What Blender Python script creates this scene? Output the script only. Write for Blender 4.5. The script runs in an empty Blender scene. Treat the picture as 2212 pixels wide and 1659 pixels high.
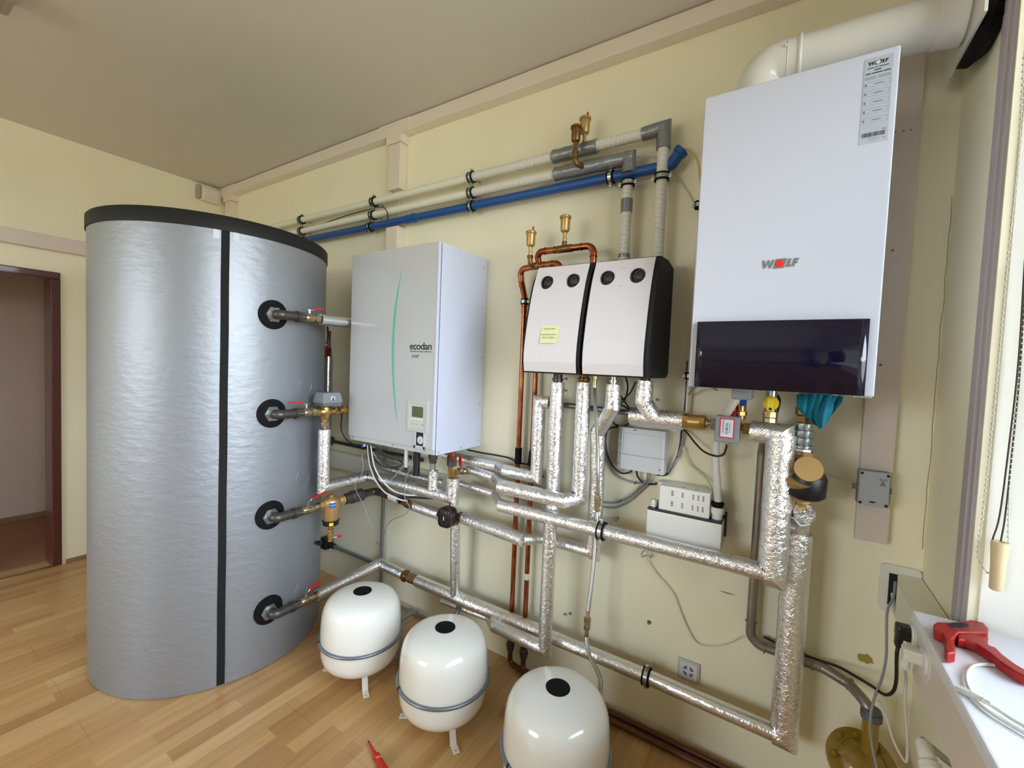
import bpy, bmesh, math, random
from mathutils import Vector, Matrix
from math import sin, cos, pi, radians as rad
random.seed(7)
SC = bpy.context.scene
COL = SC.collection

# ------------------------------------------------------------------ camera
RW = ((0.8425535449560132, 0.5370984128973976, 0.04035862665096605),
      (0.057530989891569205, -0.015240881686868836, -0.9982273792716282),
      (-0.5355312400636881, 0.8433818888193554, -0.043741062256704565))   # rows: camera right, down, forward
FPX, CX, CY, CAMD, CAMH = 932.18, 1106.0, 829.5, 1.79, 1.467
cam_d = bpy.data.cameras.new('camera'); cam = bpy.data.objects.new('camera', cam_d); COL.objects.link(cam)
cam_d.sensor_fit = 'HORIZONTAL'; cam_d.sensor_width = 36.0; cam_d.lens = FPX / 2212 * 36.0; cam_d.clip_start = 0.02
r_, d_, f_ = [Vector(v) for v in RW]
cam.matrix_world = Matrix(((r_.x, -d_.x, -f_.x, 0), (r_.y, -d_.y, -f_.y, -CAMD), (r_.z, -d_.z, -f_.z, CAMH), (0, 0, 0, 1)))
SC.camera = cam
# ------------------------------------------------------------------ world, light, exposure
wd = bpy.data.worlds.new('sky'); SC.world = wd; wd.use_nodes = True
nt = wd.node_tree; nt.nodes.clear()
wo = nt.nodes.new('ShaderNodeOutputWorld'); wb = nt.nodes.new('ShaderNodeBackground')
tc = nt.nodes.new('ShaderNodeTexCoord'); sx = nt.nodes.new('ShaderNodeSeparateXYZ'); cr = nt.nodes.new('ShaderNodeValToRGB')
mr = nt.nodes.new('ShaderNodeMapRange'); mr.inputs[1].default_value = -1; mr.inputs[2].default_value = 1
nt.links.new(tc.outputs['Generated'], sx.inputs[0]); nt.links.new(sx.outputs[2], mr.inputs[0]); nt.links.new(mr.outputs[0], cr.inputs[0])
nt.links.new(cr.outputs[0], wb.inputs[0]); nt.links.new(wb.outputs[0], wo.inputs[0])
e = cr.color_ramp.elements
e[0].position = 0.0; e[0].color = (0.30, 0.31, 0.27, 1); e[1].position = 1.0; e[1].color = (0.62, 0.78, 1.0, 1)
for ps, c in ((0.49, (0.38, 0.39, 0.34, 1)), (0.52, (0.88, 0.93, 1.0, 1)), (0.62, (0.80, 0.90, 1.0, 1))):
    k = e.new(ps); k.color = c
wb.inputs[1].default_value = 9.0
def portal(name, loc, sy, sz, rot):
    L = bpy.data.lights.new(name, 'AREA'); L.shape = 'RECTANGLE'; L.size = sy; L.size_y = sz
    L.cycles.is_portal = True
    o = bpy.data.objects.new(name, L); o.location = loc; o.rotation_euler = rot; COL.objects.link(o)
WX = 0.386                      # right wall plane
W1Y0, W1Y1, W1Z0, W1Z1 = -0.38, -2.75, 0.904, 2.62
portal('window_daylight', (WX + 0.36, (W1Y0 + W1Y1) / 2, (W1Z0 + W1Z1) / 2), W1Y0 - W1Y1, W1Z1 - W1Z0, (0, rad(90), 0))
portal('rear_fill_portal', (-2.55, -5.37, 1.72), 2.1, 1.55, (rad(90), 0, 0))  # portal for the added rear opening that gives frontal fill
def area(name, loc, s, pw, col, rot=(0, 0, 0)):
    L = bpy.data.lights.new(name, 'AREA'); L.size = s; L.energy = pw; L.color = col
    o = bpy.data.objects.new(name, L); o.location = loc; o.rotation_euler = rot; COL.objects.link(o)
area('hall_fill_light', (-4.75, -2.3, 2.72), 0.3, 105, (1.0, 0.88, 0.82))  # unseen fill light added to brighten the hall, no fixture belongs to it
SC.view_settings.view_transform = 'Standard'; SC.view_settings.look = 'None'
SC.view_settings.gamma = 1.0; SC.view_settings.use_curve_mapping = False
SC.view_settings.exposure = 0.58
SC.cycles.use_denoising = True
SC.cycles.max_bounces = 10; SC.cycles.diffuse_bounces = 6; SC.cycles.glossy_bounces = 5
SC.cycles.sample_clamp_indirect = 8.0; SC.cycles.caustics_reflective = False; SC.cycles.caustics_refractive = False

# ------------------------------------------------------------------ a pixel's ray met with a plane of the place
def _ray(px, py):
    a, b = (px - CX) / FPX, (py - CY) / FPX
    return r_ * a + d_ * b + f_
CAMP = Vector((0, -CAMD, CAMH))
def W(px, py, Y):               # plane parallel to the main wall, Y metres in front of it
    v = _ray(px, py); return CAMP + v * ((CAMD - Y) / v.y)
def SX(px, py, X):
    v = _ray(px, py); return CAMP + v * (X / v.x)
def SZ(px, py, Z):
    v = _ray(px, py); return CAMP + v * ((Z - CAMH) / v.z)
V = Vector

# ------------------------------------------------------------------ materials
def srgb(c):
    return tuple(((x / 255) / 12.92 if x / 255 <= 0.04045 else ((x / 255 + 0.055) / 1.055) ** 2.4) for x in c) + (1,)
MATS = {}
def mat(name, rgb, rough=0.5, metal=0.0, bump=0.0, bscale=60.0, var=0.0, vscale=4.0, spec=0.5, coat=0.0, trans=0.0, emit=0, stretch=None, alpha=1.0, vdark=None):
    m = bpy.data.materials.new(name); m.use_nodes = True; MATS[name] = m
    n = m.node_tree.nodes; L = m.node_tree.links; p = n['Principled BSDF']
    c = srgb(rgb); p.inputs['Base Color'].default_value = c
    p.inputs['Roughness'].default_value = rough; p.inputs['Metallic'].default_value = metal
    p.inputs['Specular IOR Level'].default_value = spec; p.inputs['Coat Weight'].default_value = coat
    p.inputs['Coat Roughness'].default_value = 0.06
    p.inputs['Transmission Weight'].default_value = trans; p.inputs['Alpha'].default_value = alpha
    t = n.new('ShaderNodeTexCoord'); src = t.outputs['Object']
    if stretch:
        mp = n.new('ShaderNodeMapping'); mp.inputs['Scale'].default_value = stretch; L.new(src, mp.inputs[0]); src = mp.outputs[0]
    if var:
        nz = n.new('ShaderNodeTexNoise'); nz.inputs['Scale'].default_value = vscale; nz.inputs['Detail'].default_value = 5
        L.new(src, nz.inputs[0]); rp = n.new('ShaderNodeValToRGB'); L.new(nz.outputs[0], rp.inputs[0])
        dk = srgb(vdark) if vdark else tuple(x * (1 - var) for x in c[:3]) + (1,)
        rp.color_ramp.elements[0].position = 0.35; rp.color_ramp.elements[1].position = 0.65
        rp.color_ramp.elements[0].color = dk; rp.color_ramp.elements[1].color = c
        L.new(rp.outputs[0], p.inputs['Base Color'])
    if bump:
        nb = n.new('ShaderNodeTexNoise'); nb.inputs['Scale'].default_value = bscale; nb.inputs['Detail'].default_value = 4
        L.new(src, nb.inputs[0]); bp = n.new('ShaderNodeBump'); bp.inputs['Strength'].default_value = bump; bp.inputs['Distance'].default_value = 0.004
        L.new(nb.outputs[0], bp.inputs['Height']); L.new(bp.outputs[0], p.inputs['Normal'])
    return m
WALLC = (247, 241, 214)
mat('wall_paint', WALLC, 0.85, bump=0.06, bscale=180, var=0.05, vscale=1.7, spec=0.25)
mat('hall_paint', (222, 200, 184), 0.85, bump=0.05, bscale=150)
mat('ceiling_paint', (214, 208, 198), 0.9, bump=0.05, bscale=120, var=0.03, vscale=1.2)
mat('trunking', (232, 219, 204), 0.42, var=0.02)
mat('trunking_pink', (220, 206, 196), 0.5, var=0.03)
mat('white_plastic', (228, 226, 218), 0.35)
mat('cream_plastic', (232, 230, 214), 0.4)
mat('grey_plastic', (196, 198, 203), 0.4)
mat('mid_grey_plastic', (128, 130, 136), 0.45)
mat('dark_grey_plastic', (96, 98, 104), 0.5)
mat('box_grey', (176, 181, 184), 0.45)
mat('black_plastic', (18, 18, 21), 0.4)
mat('black_rubber', (14, 14, 16), 0.75, bump=0.1, bscale=200, spec=0.2)
mat('black_strap', (10, 10, 14), 0.85, bump=0.3, bscale=700)
mat('lid_black', (30, 29, 30), 0.6, spec=0.3, bump=0.1, bscale=300)
mat('foam_black', (30, 29, 31), 0.75, bump=0.6, bscale=300)
mat('case_white', (186, 189, 192), 0.28, coat=0.25)
mat('side_white', (198, 202, 220), 0.35)
mat('boiler_white', (195, 197, 209), 0.3, coat=0.15)
mat('flue_white', (222, 219, 212), 0.28, coat=0.2)
mat('cover_white', (222, 217, 221), 0.45)
mat('vessel_white', (240, 238, 230), 0.16, coat=0.6)
mat('vessel_ring', (132, 138, 146), 0.35, 0.6)
mat('panel_black', (9, 10, 34), 0.03, coat=0.5, spec=0.5)
mat('green_print', (96, 186, 160), 0.4)
mat('ink', (14, 14, 16), 0.6)
mat('ink_grey', (110, 116, 126), 0.6)
mat('logo_metal', (128, 131, 130), 0.35, 0.3)
mat('logo_red', (222, 45, 20), 0.35)
mat('sticker', (205, 209, 217), 0.5)
mat('label_grey', (172, 177, 187), 0.5)
mat('lcd', (84, 92, 68), 0.25)
mat('control_face', (196, 196, 186), 0.45)
mat('brass', (196, 160, 98), 0.28, 0.9, bump=0.08, bscale=120, var=0.12, vscale=25)
mat('brass_dark', (140, 104, 62), 0.38, 0.85, bump=0.1, bscale=100, var=0.3, vscale=30)
mat('bronze_satin', (196, 162, 108), 0.42, 0.75, bump=0.08, bscale=200)
mat('nickel', (196, 186, 160), 0.25, 0.9, var=0.2, vscale=40, vdark=(150, 125, 80))
mat('steel', (190, 196, 196), 0.25, 0.95, bump=0.1, bscale=90, var=0.15, vscale=30)
mat('zinc', (170, 178, 180), 0.3, 0.9, bump=0.15, bscale=60, var=0.2, vscale=20)
mat('iron', (92, 88, 84), 0.42, 0.7, bump=0.15, bscale=140, var=0.25, vscale=18)
mat('iron_grey', (140, 146, 148), 0.4, 0.6, bump=0.1, bscale=100, var=0.15, vscale=12)
mat('gas_pipe', (150, 141, 130), 0.33, 0.65, bump=0.1, bscale=90, var=0.2, vscale=15)
mat('copper', (184, 112, 76), 0.24, 0.95, bump=0.05, bscale=60, var=0.3, vscale=14, vdark=(142, 76, 46))
mat('copper_brown', (104, 62, 44), 0.4, 0.5, var=0.25, vscale=12)
mat('duct_tape', (136, 140, 144), 0.3, 0.5, bump=1.0, bscale=38)
mat('blue_pipe', (22, 80, 148), 0.4)
mat('blue_plastic', (20, 80, 190), 0.4)
mat('red_plastic', (200, 28, 30), 0.35)
mat('tool_red', (158, 14, 20), 0.38, bump=0.1, bscale=200)
mat('tool_black', (44, 26, 30), 0.6)
mat('yellow_plastic', (236, 208, 40), 0.4)
mat('orange_plastic', (226, 140, 30), 0.4)
mat('yellow_paint', (150, 118, 22), 0.22, coat=0.7, var=0.25, vscale=12, bump=0.2, bscale=25)
mat('cloth_teal', (20, 128, 152), 0.95, bump=0.5, bscale=500, var=0.15, vscale=20)
mat('note_yellow', (232, 232, 178), 0.8)
mat('cable_black', (22, 22, 24), 0.5)
mat('cable_grey', (140, 144, 148), 0.5)
mat('cable_white', (216, 214, 204), 0.5)
mat('wood_tassel', (226, 204, 160), 0.55, var=0.08)
mat('chain_bead', (205, 200, 185), 0.35)
mat('cord_brown', (70, 62, 54), 0.8)
mat('sill_white', (236, 238, 246), 0.3)
mat('reveal_white', (238, 236, 226), 0.8, bump=0.5, bscale=14)
mat('strip_grey', (176, 168, 172), 0.5)
mat('door_brown', (84, 40, 32), 0.35, coat=0.4, var=0.15, vscale=20, bump=0.1, bscale=40)
mat('door_green', (40, 62, 50), 0.5)
mat('skirting', (150, 118, 78), 0.5, var=0.2, vscale=8, stretch=(1, .1, 1))
mat('curtain', (150, 140, 170), 0.9)
mat('frame_white', (225, 225, 222), 0.4)
mat('plaster_patch', (170, 150, 74), 0.9, bump=0.4, bscale=60)
mat('dirt', (70, 66, 50), 0.9)
mat('crack', (150, 142, 92), 0.95)
mat('lamp_grey', (170, 160, 145), 0.5)
mat('grass', (90, 120, 60), 0.95, var=0.3, vscale=3)
mat('facade', (232, 214, 180), 0.9)
mat('roof_tile', (190, 92, 64), 0.8, var=0.2, vscale=6)
mat('leaf', (60, 90, 45), 0.9, bump=1.0, bscale=8, var=0.5, vscale=10)
mat('red_floor', (176, 122, 92), 0.5, var=0.2, vscale=6, stretch=(6, .6, 1))

# fabric-like silver jacket of the tank
m = mat('jacket', (154, 158, 165), 0.47, 0.6, spec=0.5)
n, L = m.node_tree.nodes, m.node_tree.links; p = n['Principled BSDF']; t = n.new('ShaderNodeTexCoord')
mp = n.new('ShaderNodeMapping'); mp.inputs['Scale'].default_value = (14, 14, 30); L.new(t.outputs['Object'], mp.inputs[0])
nz = n.new('ShaderNodeTexNoise'); nz.inputs['Scale'].default_value = 1.3; nz.inputs['Detail'].default_value = 3; L.new(mp.outputs[0], nz.inputs[0])
n2 = n.new('ShaderNodeTexNoise'); n2.inputs['Scale'].default_value = 400; L.new(t.outputs['Object'], n2.inputs[0])
b1 = n.new('ShaderNodeBump'); b1.inputs['Strength'].default_value = 0.4; b1.inputs['Distance'].default_value = 0.005; L.new(nz.outputs[0], b1.inputs['Height'])
b2 = n.new('ShaderNodeBump'); b2.inputs['Strength'].default_value = 0.12; b2.inputs['Distance'].default_value = 0.001
L.new(n2.outputs[0], b2.inputs['Height']); L.new(b1.outputs[0], b2.inputs['Normal']); L.new(b2.outputs[0], p.inputs['Normal'])

# crinkled aluminium foil
def foil(name, rgb, rough, s1, s2):
    m = mat(name, rgb, rough, 0.92)
    n, L = m.node_tree.nodes, m.node_tree.links; p = n['Principled BSDF']; t = n.new('ShaderNodeTexCoord')
    vo = n.new('ShaderNodeTexVoronoi'); vo.feature = 'F1'; vo.inputs['Scale'].default_value = 95
    nz = n.new('ShaderNodeTexNoise'); nz.inputs['Scale'].default_value = 62; nz.inputs['Detail'].default_value = 7; nz.inputs['Distortion'].default_value = 1.4
    n3 = n.new('ShaderNodeTexNoise'); n3.inputs['Scale'].default_value = 5; n3.inputs['Detail'].default_value = 2
    dm = n.new('ShaderNodeVectorMath'); dm.operation = 'MULTIPLY_ADD'; dm.inputs[1].default_value = (0.03, 0.03, 0.03)
    L.new(t.outputs['Object'], nz.inputs[0]); L.new(t.outputs['Object'], n3.inputs[0])
    L.new(nz.outputs['Color'], dm.inputs[0]); L.new(t.outputs['Object'], dm.inputs[2]); L.new(dm.outputs[0], vo.inputs[0])
    b1 = n.new('ShaderNodeBump'); b1.inputs['Strength'].default_value = s1; b1.inputs['Distance'].default_value = 0.005; L.new(nz.outputs[0], b1.inputs['Height'])
    b2 = n.new('ShaderNodeBump'); b2.inputs['Strength'].default_value = s2; b2.inputs['Distance'].default_value = 0.004
    L.new(vo.outputs['Distance'], b2.inputs['Height']); L.new(b1.outputs[0], b2.inputs['Normal']); L.new(b2.outputs[0], p.inputs['Normal'])
    ma = n.new('ShaderNodeMapRange'); ma.inputs[3].default_value = rough * 0.7; ma.inputs[4].default_value = rough * 1.6
    L.new(n3.outputs[0], ma.inputs[0]); L.new(ma.outputs[0], p.inputs['Roughness'])
    return m
foil('foil', (236, 236, 237), 0.11, 0.34, 0.36)
foil('foil_smooth', (230, 230, 231), 0.16, 0.16, 0.14)

# tape spirally wrapped on a pipe (uv: u along the pipe, v around it)
def wrap(name, rgb, dark, pitch):
    m = mat(name, rgb, 0.55)
    n, L = m.node_tree.nodes, m.node_tree.links; p = n['Principled BSDF']
    uv = n.new('ShaderNodeUVMap'); s = n.new('ShaderNodeSeparateXYZ'); L.new(uv.outputs[0], s.inputs[0])
    nz = n.new('ShaderNodeTexNoise'); nz.inputs['Scale'].default_value = 30; t = n.new('ShaderNodeTexCoord'); L.new(t.outputs['Object'], nz.inputs[0])
    a = n.new('ShaderNodeMath'); a.operation = 'MULTIPLY'; a.inputs[1].default_value = 1 / pitch; L.new(s.outputs[0], a.inputs[0])
    w = n.new('ShaderNodeMath'); w.operation = 'MULTIPLY_ADD'; w.inputs[1].default_value = 1.6; L.new(nz.outputs[0], w.inputs[0]); L.new(a.outputs[0], w.inputs[2])
    b = n.new('ShaderNodeMath'); b.operation = 'ADD'; L.new(w.outputs[0], b.inputs[0]); L.new(s.outputs[1], b.inputs[1])
    f = n.new('ShaderNodeMath'); f.operation = 'FRACT'; L.new(b.outputs[0], f.inputs[0])
    rp = n.new('ShaderNodeValToRGB'); L.new(f.outputs[0], rp.inputs[0]); e = rp.color_ramp.elements
    e[0].position = 0.0; e[0].color = srgb(dark); e[1].position = 0.16; e[1].color = srgb(rgb)
    L.new(rp.outputs[0], p.inputs['Base Color'])
    bp = n.new('ShaderNodeBump'); bp.inputs['Strength'].default_value = 0.7; bp.inputs['Distance'].default_value = 0.002; L.new(f.outputs[0], bp.inputs['Height']); L.new(bp.outputs[0], p.inputs['Normal'])
wrap('white_wrap', (226, 224, 216), (188, 186, 176), 0.018)
wrap('braid', (176, 174, 168), (120, 116, 108), 0.004)
MATS['braid'].node_tree.nodes['Principled BSDF'].inputs['Metallic'].default_value = 0.8
MATS['braid'].node_tree.nodes['Principled BSDF'].inputs['Roughness'].default_value = 0.35

# beech laminate: strips run away from the camera towards the main wall (along y)
def laminate(name, tones, grout, rough):
    m = mat(name, tones[0], rough, spec=0.5)
    n, L = m.node_tree.nodes, m.node_tree.links; p = n['Principled BSDF']; t = n.new('ShaderNodeTexCoord')
    mp = n.new('ShaderNodeMapping'); mp.inputs['Rotation'].default_value = (0, 0, rad(90)); L.new(t.outputs['Object'], mp.inputs[0])
    br = n.new('ShaderNodeTexBrick'); br.offset = 0.37; br.offset_frequency = 2; br.inputs['Scale'].default_value = 1
    br.inputs['Brick Width'].default_value = 0.42; br.inputs['Row Height'].default_value = 0.064; br.inputs['Mortar Size'].default_value = 0.0
    br.inputs['Color1'].default_value = (0, 0, 0, 1); br.inputs['Color2'].default_value = (1, 1, 1, 1); br.inputs['Bias'].default_value = 0
    L.new(mp.outputs[0], br.inputs[0])
    rp = n.new('ShaderNodeValToRGB'); L.new(br.outputs[0], rp.inputs[0]); e = rp.color_ramp.elements
    e[0].position = 0; e[0].color = srgb(tones[0]); e[1].position = 1; e[1].color = srgb(tones[-1])
    for i, c in enumerate(tones[1:-1]): k = e.new((i + 1) / (len(tones) - 1)); k.color = srgb(c)
    mg = n.new('ShaderNodeMapping'); mg.inputs['Scale'].default_value = (26, 1.6, 1); L.new(t.outputs['Object'], mg.inputs[0])
    nz = n.new('ShaderNodeTexNoise'); nz.inputs['Scale'].default_value = 1.5; nz.inputs['Detail'].default_value = 6; nz.inputs['Distortion'].default_value = 0.6; L.new(mg.outputs[0], nz.inputs[0])
    r2 = n.new('ShaderNodeMapRange'); r2.inputs[3].default_value = 0.70; r2.inputs[4].default_value = 1.22; L.new(nz.outputs[0], r2.inputs[0])
    mx = n.new('ShaderNodeVectorMath'); mx.operation = 'SCALE'; L.new(rp.outputs[0], mx.inputs[0]); L.new(r2.outputs[0], mx.inputs['Scale'])
    b3 = n.new('ShaderNodeTexBrick'); b3.offset = 0.4; b3.inputs['Scale'].default_value = 1; b3.inputs['Brick Width'].default_value = 1.28; b3.inputs['Row Height'].default_value = 0.192
    b3.inputs['Mortar Size'].default_value = 0.0012; b3.inputs['Color1'].default_value = b3.inputs['Color2'].default_value = (1, 1, 1, 1); b3.inputs['Mortar'].default_value = (grout,) * 3 + (1,)
    L.new(mp.outputs[0], b3.inputs[0])
    m2 = n.new('ShaderNodeVectorMath'); m2.operation = 'MULTIPLY'; L.new(mx.outputs[0], m2.inputs[0]); L.new(b3.outputs[0], m2.inputs[1])
    L.new(m2.outputs[0], p.inputs['Base Color'])
laminate('floor_laminate', ((174, 130, 82), (203, 160, 106), (194, 150, 98), (212, 173, 119), (185, 139, 90)), 0.74, 0.32)
def tex_glass():
    m = bpy.data.materials.new('window_glass'); m.use_nodes = True; MATS['window_glass'] = m
    n, L = m.node_tree.nodes, m.node_tree.links; n.clear()
    o = n.new('ShaderNodeOutputMaterial'); mx = n.new('ShaderNodeMixShader'); tr = n.new('ShaderNodeBsdfTransparent'); gl = n.new('ShaderNodeBsdfGlossy'); fr = n.new('ShaderNodeFresnel')
    gl.inputs['Roughness'].default_value = 0.02; tr.inputs[0].default_value = (0.95, 0.97, 0.97, 1); fr.inputs[0].default_value = 1.35
    L.new(fr.outputs[0], mx.inputs[0]); L.new(tr.outputs[0], mx.inputs[1]); L.new(gl.outputs[0], mx.inputs[2]); L.new(mx.outputs[0], o.inputs[0])
tex_glass()
def translucent(name, rgb, a):
    m = bpy.data.materials.new(name); m.use_nodes = True; MATS[name] = m
    n, L = m.node_tree.nodes, m.node_tree.links; p = n['Principled BSDF']; o = n['Material Output']
    p.inputs['Base Color'].default_value = srgb(rgb); p.inputs['Roughness'].default_value = 0.3
    tr = n.new('ShaderNodeBsdfTransparent'); mx = n.new('ShaderNodeMixShader'); mx.inputs[0].default_value = a
    L.new(tr.outputs[0], mx.inputs[1]); L.new(p.outputs[0], mx.inputs[2]); L.new(mx.outputs[0], o.inputs[0])
translucent('hose_clear', (232, 230, 224), 0.75); translucent('tube_clear', (214, 190, 120), 0.6); translucent('tube_milky', (222, 218, 190), 0.7)

# ------------------------------------------------------------------ mesh builder
def frame_of(ax):
    ax = ax.normalized(); up = V((0, 0, 1)) if abs(ax.z) < 0.9 else V((1, 0, 0))
    a = ax.cross(up).normalized(); return a, a.cross(ax).normalized(), ax
class MB:
    def __init__(s): s.v = []; s.f = []; s.sm = []; s.uv = []
    def add(s, vs, fs, smooth=False, uvs=None):
        k = len(s.v); s.v += [V(v) for v in vs]
        for i, f in enumerate(fs):
            s.f.append([k + j for j in f]); s.sm.append(smooth)
            s.uv.append(uvs[i] if uvs else None)
        return s
    def box(s, a, b, bev=0.0, seg=2, rot=None, org=None):
        bm = bmesh.new(); a, b = V(a), V(b)
        bmesh.ops.create_cube(bm, size=1)
        c = (a + b) / 2; d = b - a
        for v in bm.verts: v.co = V((c.x + v.co.x * d.x, c.y + v.co.y * d.y, c.z + v.co.z * d.z))
        if bev: bmesh.ops.bevel(bm, geom=bm.edges[:], offset=min(bev, min(abs(x) for x in d) * 0.49), segments=seg, profile=0.6, affect='EDGES')
        return s.bm(bm, rot, org)
    def bm(s, bm, rot=None, org=None, smooth=False):
        bm.verts.index_update(); vs = [v.co.copy() for v in bm.verts]
        if rot is not None:
            org = V(org or (0, 0, 0)); vs = [org + rot @ (v - org) for v in vs]
        s.add(vs, [[v.index for v in f.verts] for f in bm.faces], smooth); bm.free(); return s
    def ring_faces(s, rings, n, closed=True, smooth=True, uvu=None, cap0=True, cap1=True):
        vs = [p for r in rings for p in r]; fs = []; uv = []
        for i in range(len(rings) - 1):
            for k in range(n if closed else n - 1):
                k2 = (k + 1) % n
                fs.append([i * n + k, i * n + k2, (i + 1) * n + k2, (i + 1) * n + k])
                if uvu: uv.append([(uvu[i], k / n), (uvu[i], (k + 1) / n), (uvu[i + 1], (k + 1) / n), (uvu[i + 1], k / n)])
        s.add(vs, fs, smooth, uv or None)
        if cap0: s.add(rings[0], [list(range(n))[::-1]])
        if cap1: s.add(rings[-1], [list(range(n))])
        return s
    def lathe(s, org, ax, prof, n=24, smooth=True, cap0=True, cap1=True, split=True):
        # prof: (height along the axis, radius); a repeated corner gets a crease
        a, b, c = frame_of(V(ax)); org = V(org); runs = [[prof[0]]]
        for i in range(1, len(prof)):
            runs[-1].append(prof[i])
            if split and 0 < i < len(prof) - 1:
                d1 = V((prof[i][0] - prof[i - 1][0], prof[i][1] - prof[i - 1][1])); d2 = V((prof[i + 1][0] - prof[i][0], prof[i + 1][1] - prof[i][1]))
                if d1.length > 0 and d2.length > 0 and d1.angle(d2) > 0.7: runs.append([prof[i]])
        for ri, r in enumerate(runs):
            if len(r) < 2: continue
            rings = [[org + c * h + (a * cos(2 * pi * k / n) + b * sin(2 * pi * k / n)) * max(q, 1e-5) for k in range(n)] for h, q in r]
            s.ring_faces(rings, n, smooth=smooth, cap0=(cap0 and ri == 0), cap1=(cap1 and ri == len(runs) - 1))
        return s
    def cyl(s, p0, p1, r, r1=None, n=20, bev=0.0):
        p0, p1 = V(p0), V(p1); h = (p1 - p0).length; r1 = r if r1 is None else r1
        if bev: pf = [(0, r - bev), (bev * 0.3, r - bev * .3), (bev, r), (h - bev, r1), (h - bev * .3, r1 - bev * .3), (h, r1 - bev)]; return s.lathe(p0, p1 - p0, pf, n, split=False)
        return s.lathe(p0, p1 - p0, [(0, r), (h, r1)], n)
    def hexn(s, p0, p1, r, n=6): 
        p0, p1 = V(p0), V(p1); h = (p1 - p0).length; c = r * 0.08
        return s.lathe(p0, p1 - p0, [(0, r - c), (c, r), (h - c, r), (h, r - c)], n, smooth=False, split=False)
    def sphere(s, c, r, n=16, m=10, sc=(1, 1, 1)):
        rings = [[V(c) + V((r * sc[0] * sin(pi * i / m) * cos(2 * pi * k / n), r * sc[1] * sin(pi * i / m) * sin(2 * pi * k / n), -r * sc[2] * cos(pi * i / m))) for k in range(n)] for i in range(1, m)]
        return s.ring_faces(rings, n)
    def tube(s, pts, r, n=14, fillet=0.0, fseg=6, rough=0.0, step=0.0, smoothpath=False, radii=None, cap=True, kinkscale=1.0):
        pts = [V(p) for p in pts]
        if smoothpath:
            P = [pts[0] * 2 - pts[1]] + pts + [pts[-1] * 2 - pts[-2]]; out = []; rr = []
            for i in range(1, len(P) - 2):
                for q in range(8):
                    t = q / 8; a, b, c, d = P[i - 1:i + 3]
                    out.append(0.5 * ((2 * b) + (c - a) * t + (2 * a - 5 * b + 4 * c - d) * t * t + (3 * b - a - 3 * c + d) * t ** 3))
                    if radii: rr.append(radii[i - 1] * (1 - t) + radii[i] * t)
            out.append(pts[-1]); pts = out
            if radii: rr.append(radii[-1]); radii = rr
            path = [(p, False) for p in pts]
        elif fillet:
            path = [(pts[0], False)]
            for i in range(1, len(pts) - 1):
                a, b, c = pts[i - 1:i + 2]; d1 = (b - a); d2 = (c - b); l1, l2 = d1.length, d2.length; d1 /= l1; d2 /= l2
                ang = d1.angle(d2)
                if ang < 0.03: path.append((b, False)); continue
                tl = min(fillet * math.tan(ang / 2), l1 * 0.49, l2 * 0.49); R = tl / math.tan(ang / 2)
                p0 = b - d1 * tl; p1 = b + d2 * tl; nrm = d1.cross(d2).normalized(); cen = p0 + nrm.cross(d1) * R
                for q in range(fseg + 1):
                    path.append((cen + Matrix.Rotation(ang * q / fseg, 3, nrm) @ (p0 - cen), False))
            path.append((pts[-1], False))
        else:
            path = [(p, 0 < i < len(pts) - 1) for i, p in enumerate(pts)]
        if step:
            q = [path[0]]
            for i in range(1, len(path)):
                l = (path[i][0] - path[i - 1][0]).length; k = max(1, int(l / step))
                for j in range(1, k): q.append((path[i - 1][0].lerp(path[i][0], j / k), False))
                q.append(path[i])
            path = q
        # merge doubles
        pp = [path[0]]
        for x in path[1:]:
            if (x[0] - pp[-1][0]).length > 1e-5: pp.append(x)
        path = pp; N = len(path); rng = random.Random(int(abs(path[0][0].x) * 1e4) + N)
        T = []
        for i in range(N):
            a = (path[i][0] - path[i - 1][0]).normalized() if i else None; b = (path[i + 1][0] - path[i][0]).normalized() if i < N - 1 else None
            T.append((a or b, b or a))
        nrm, _, _ = frame_of(T[0][1]); uvu = []; rings = []; acc = 0; runs = []; ur = []
        for i in range(N):
            p, kink = path[i]; a, b = T[i]
            if i: acc += (p - path[i - 1][0]).length
            t = (a + b).normalized(); nrm = (nrm - t * nrm.dot(t)).normalized()
            bi = t.cross(nrm); half = a.angle(b) / 2 if i and i < N - 1 else 0
            ru = radii[i] if radii and smoothpath else r
            ringp = []; jr = ru * (1 + (rng.random() - 0.5) * rough * 2)
            bend = (b - a); bend = (bend - t * bend.dot(t)); bl = bend.length
            for k in range(n):
                o = (nrm * cos(2 * pi * k / n) + bi * sin(2 * pi * k / n)) * (jr * (1 + (rng.random() - .5) * rough))
                if half > 0.02 and bl > 1e-6:
                    u = bend / bl; o = o + u * (o.dot(u)) * (1 / max(cos(half), 0.35) - 1)
                ringp.append(p + o)
            rings.append(ringp); uvu.append(acc)
            if kink and half > 0.12:
                runs.append((rings, uvu)); rings = [ringp]; uvu = [acc]
        runs.append((rings, uvu))
        for q, (rg, u) in enumerate(runs):
            if len(rg) > 1: s.ring_faces(rg, n, uvu=u, cap0=cap and q == 0, cap1=cap and q == len(runs) - 1)
        return s
    def torus(s, c, ax, R, r, n=32, m=8, a0=0, a1=2 * pi):
        a, b, c3 = frame_of(V(ax)); full = abs(a1 - a0 - 2 * pi) < 1e-6; rings = []
        for i in range(n + 1):
            t = a0 + (a1 - a0) * i / n; d = a * cos(t) + b * sin(t)
            rings.append([V(c) + d * (R + r * cos(2 * pi * k / m)) + c3 * (r * sin(2 * pi * k / m)) for k in range(m)])
        return s.ring_faces(rings, m, cap0=not full, cap1=not full)
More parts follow.
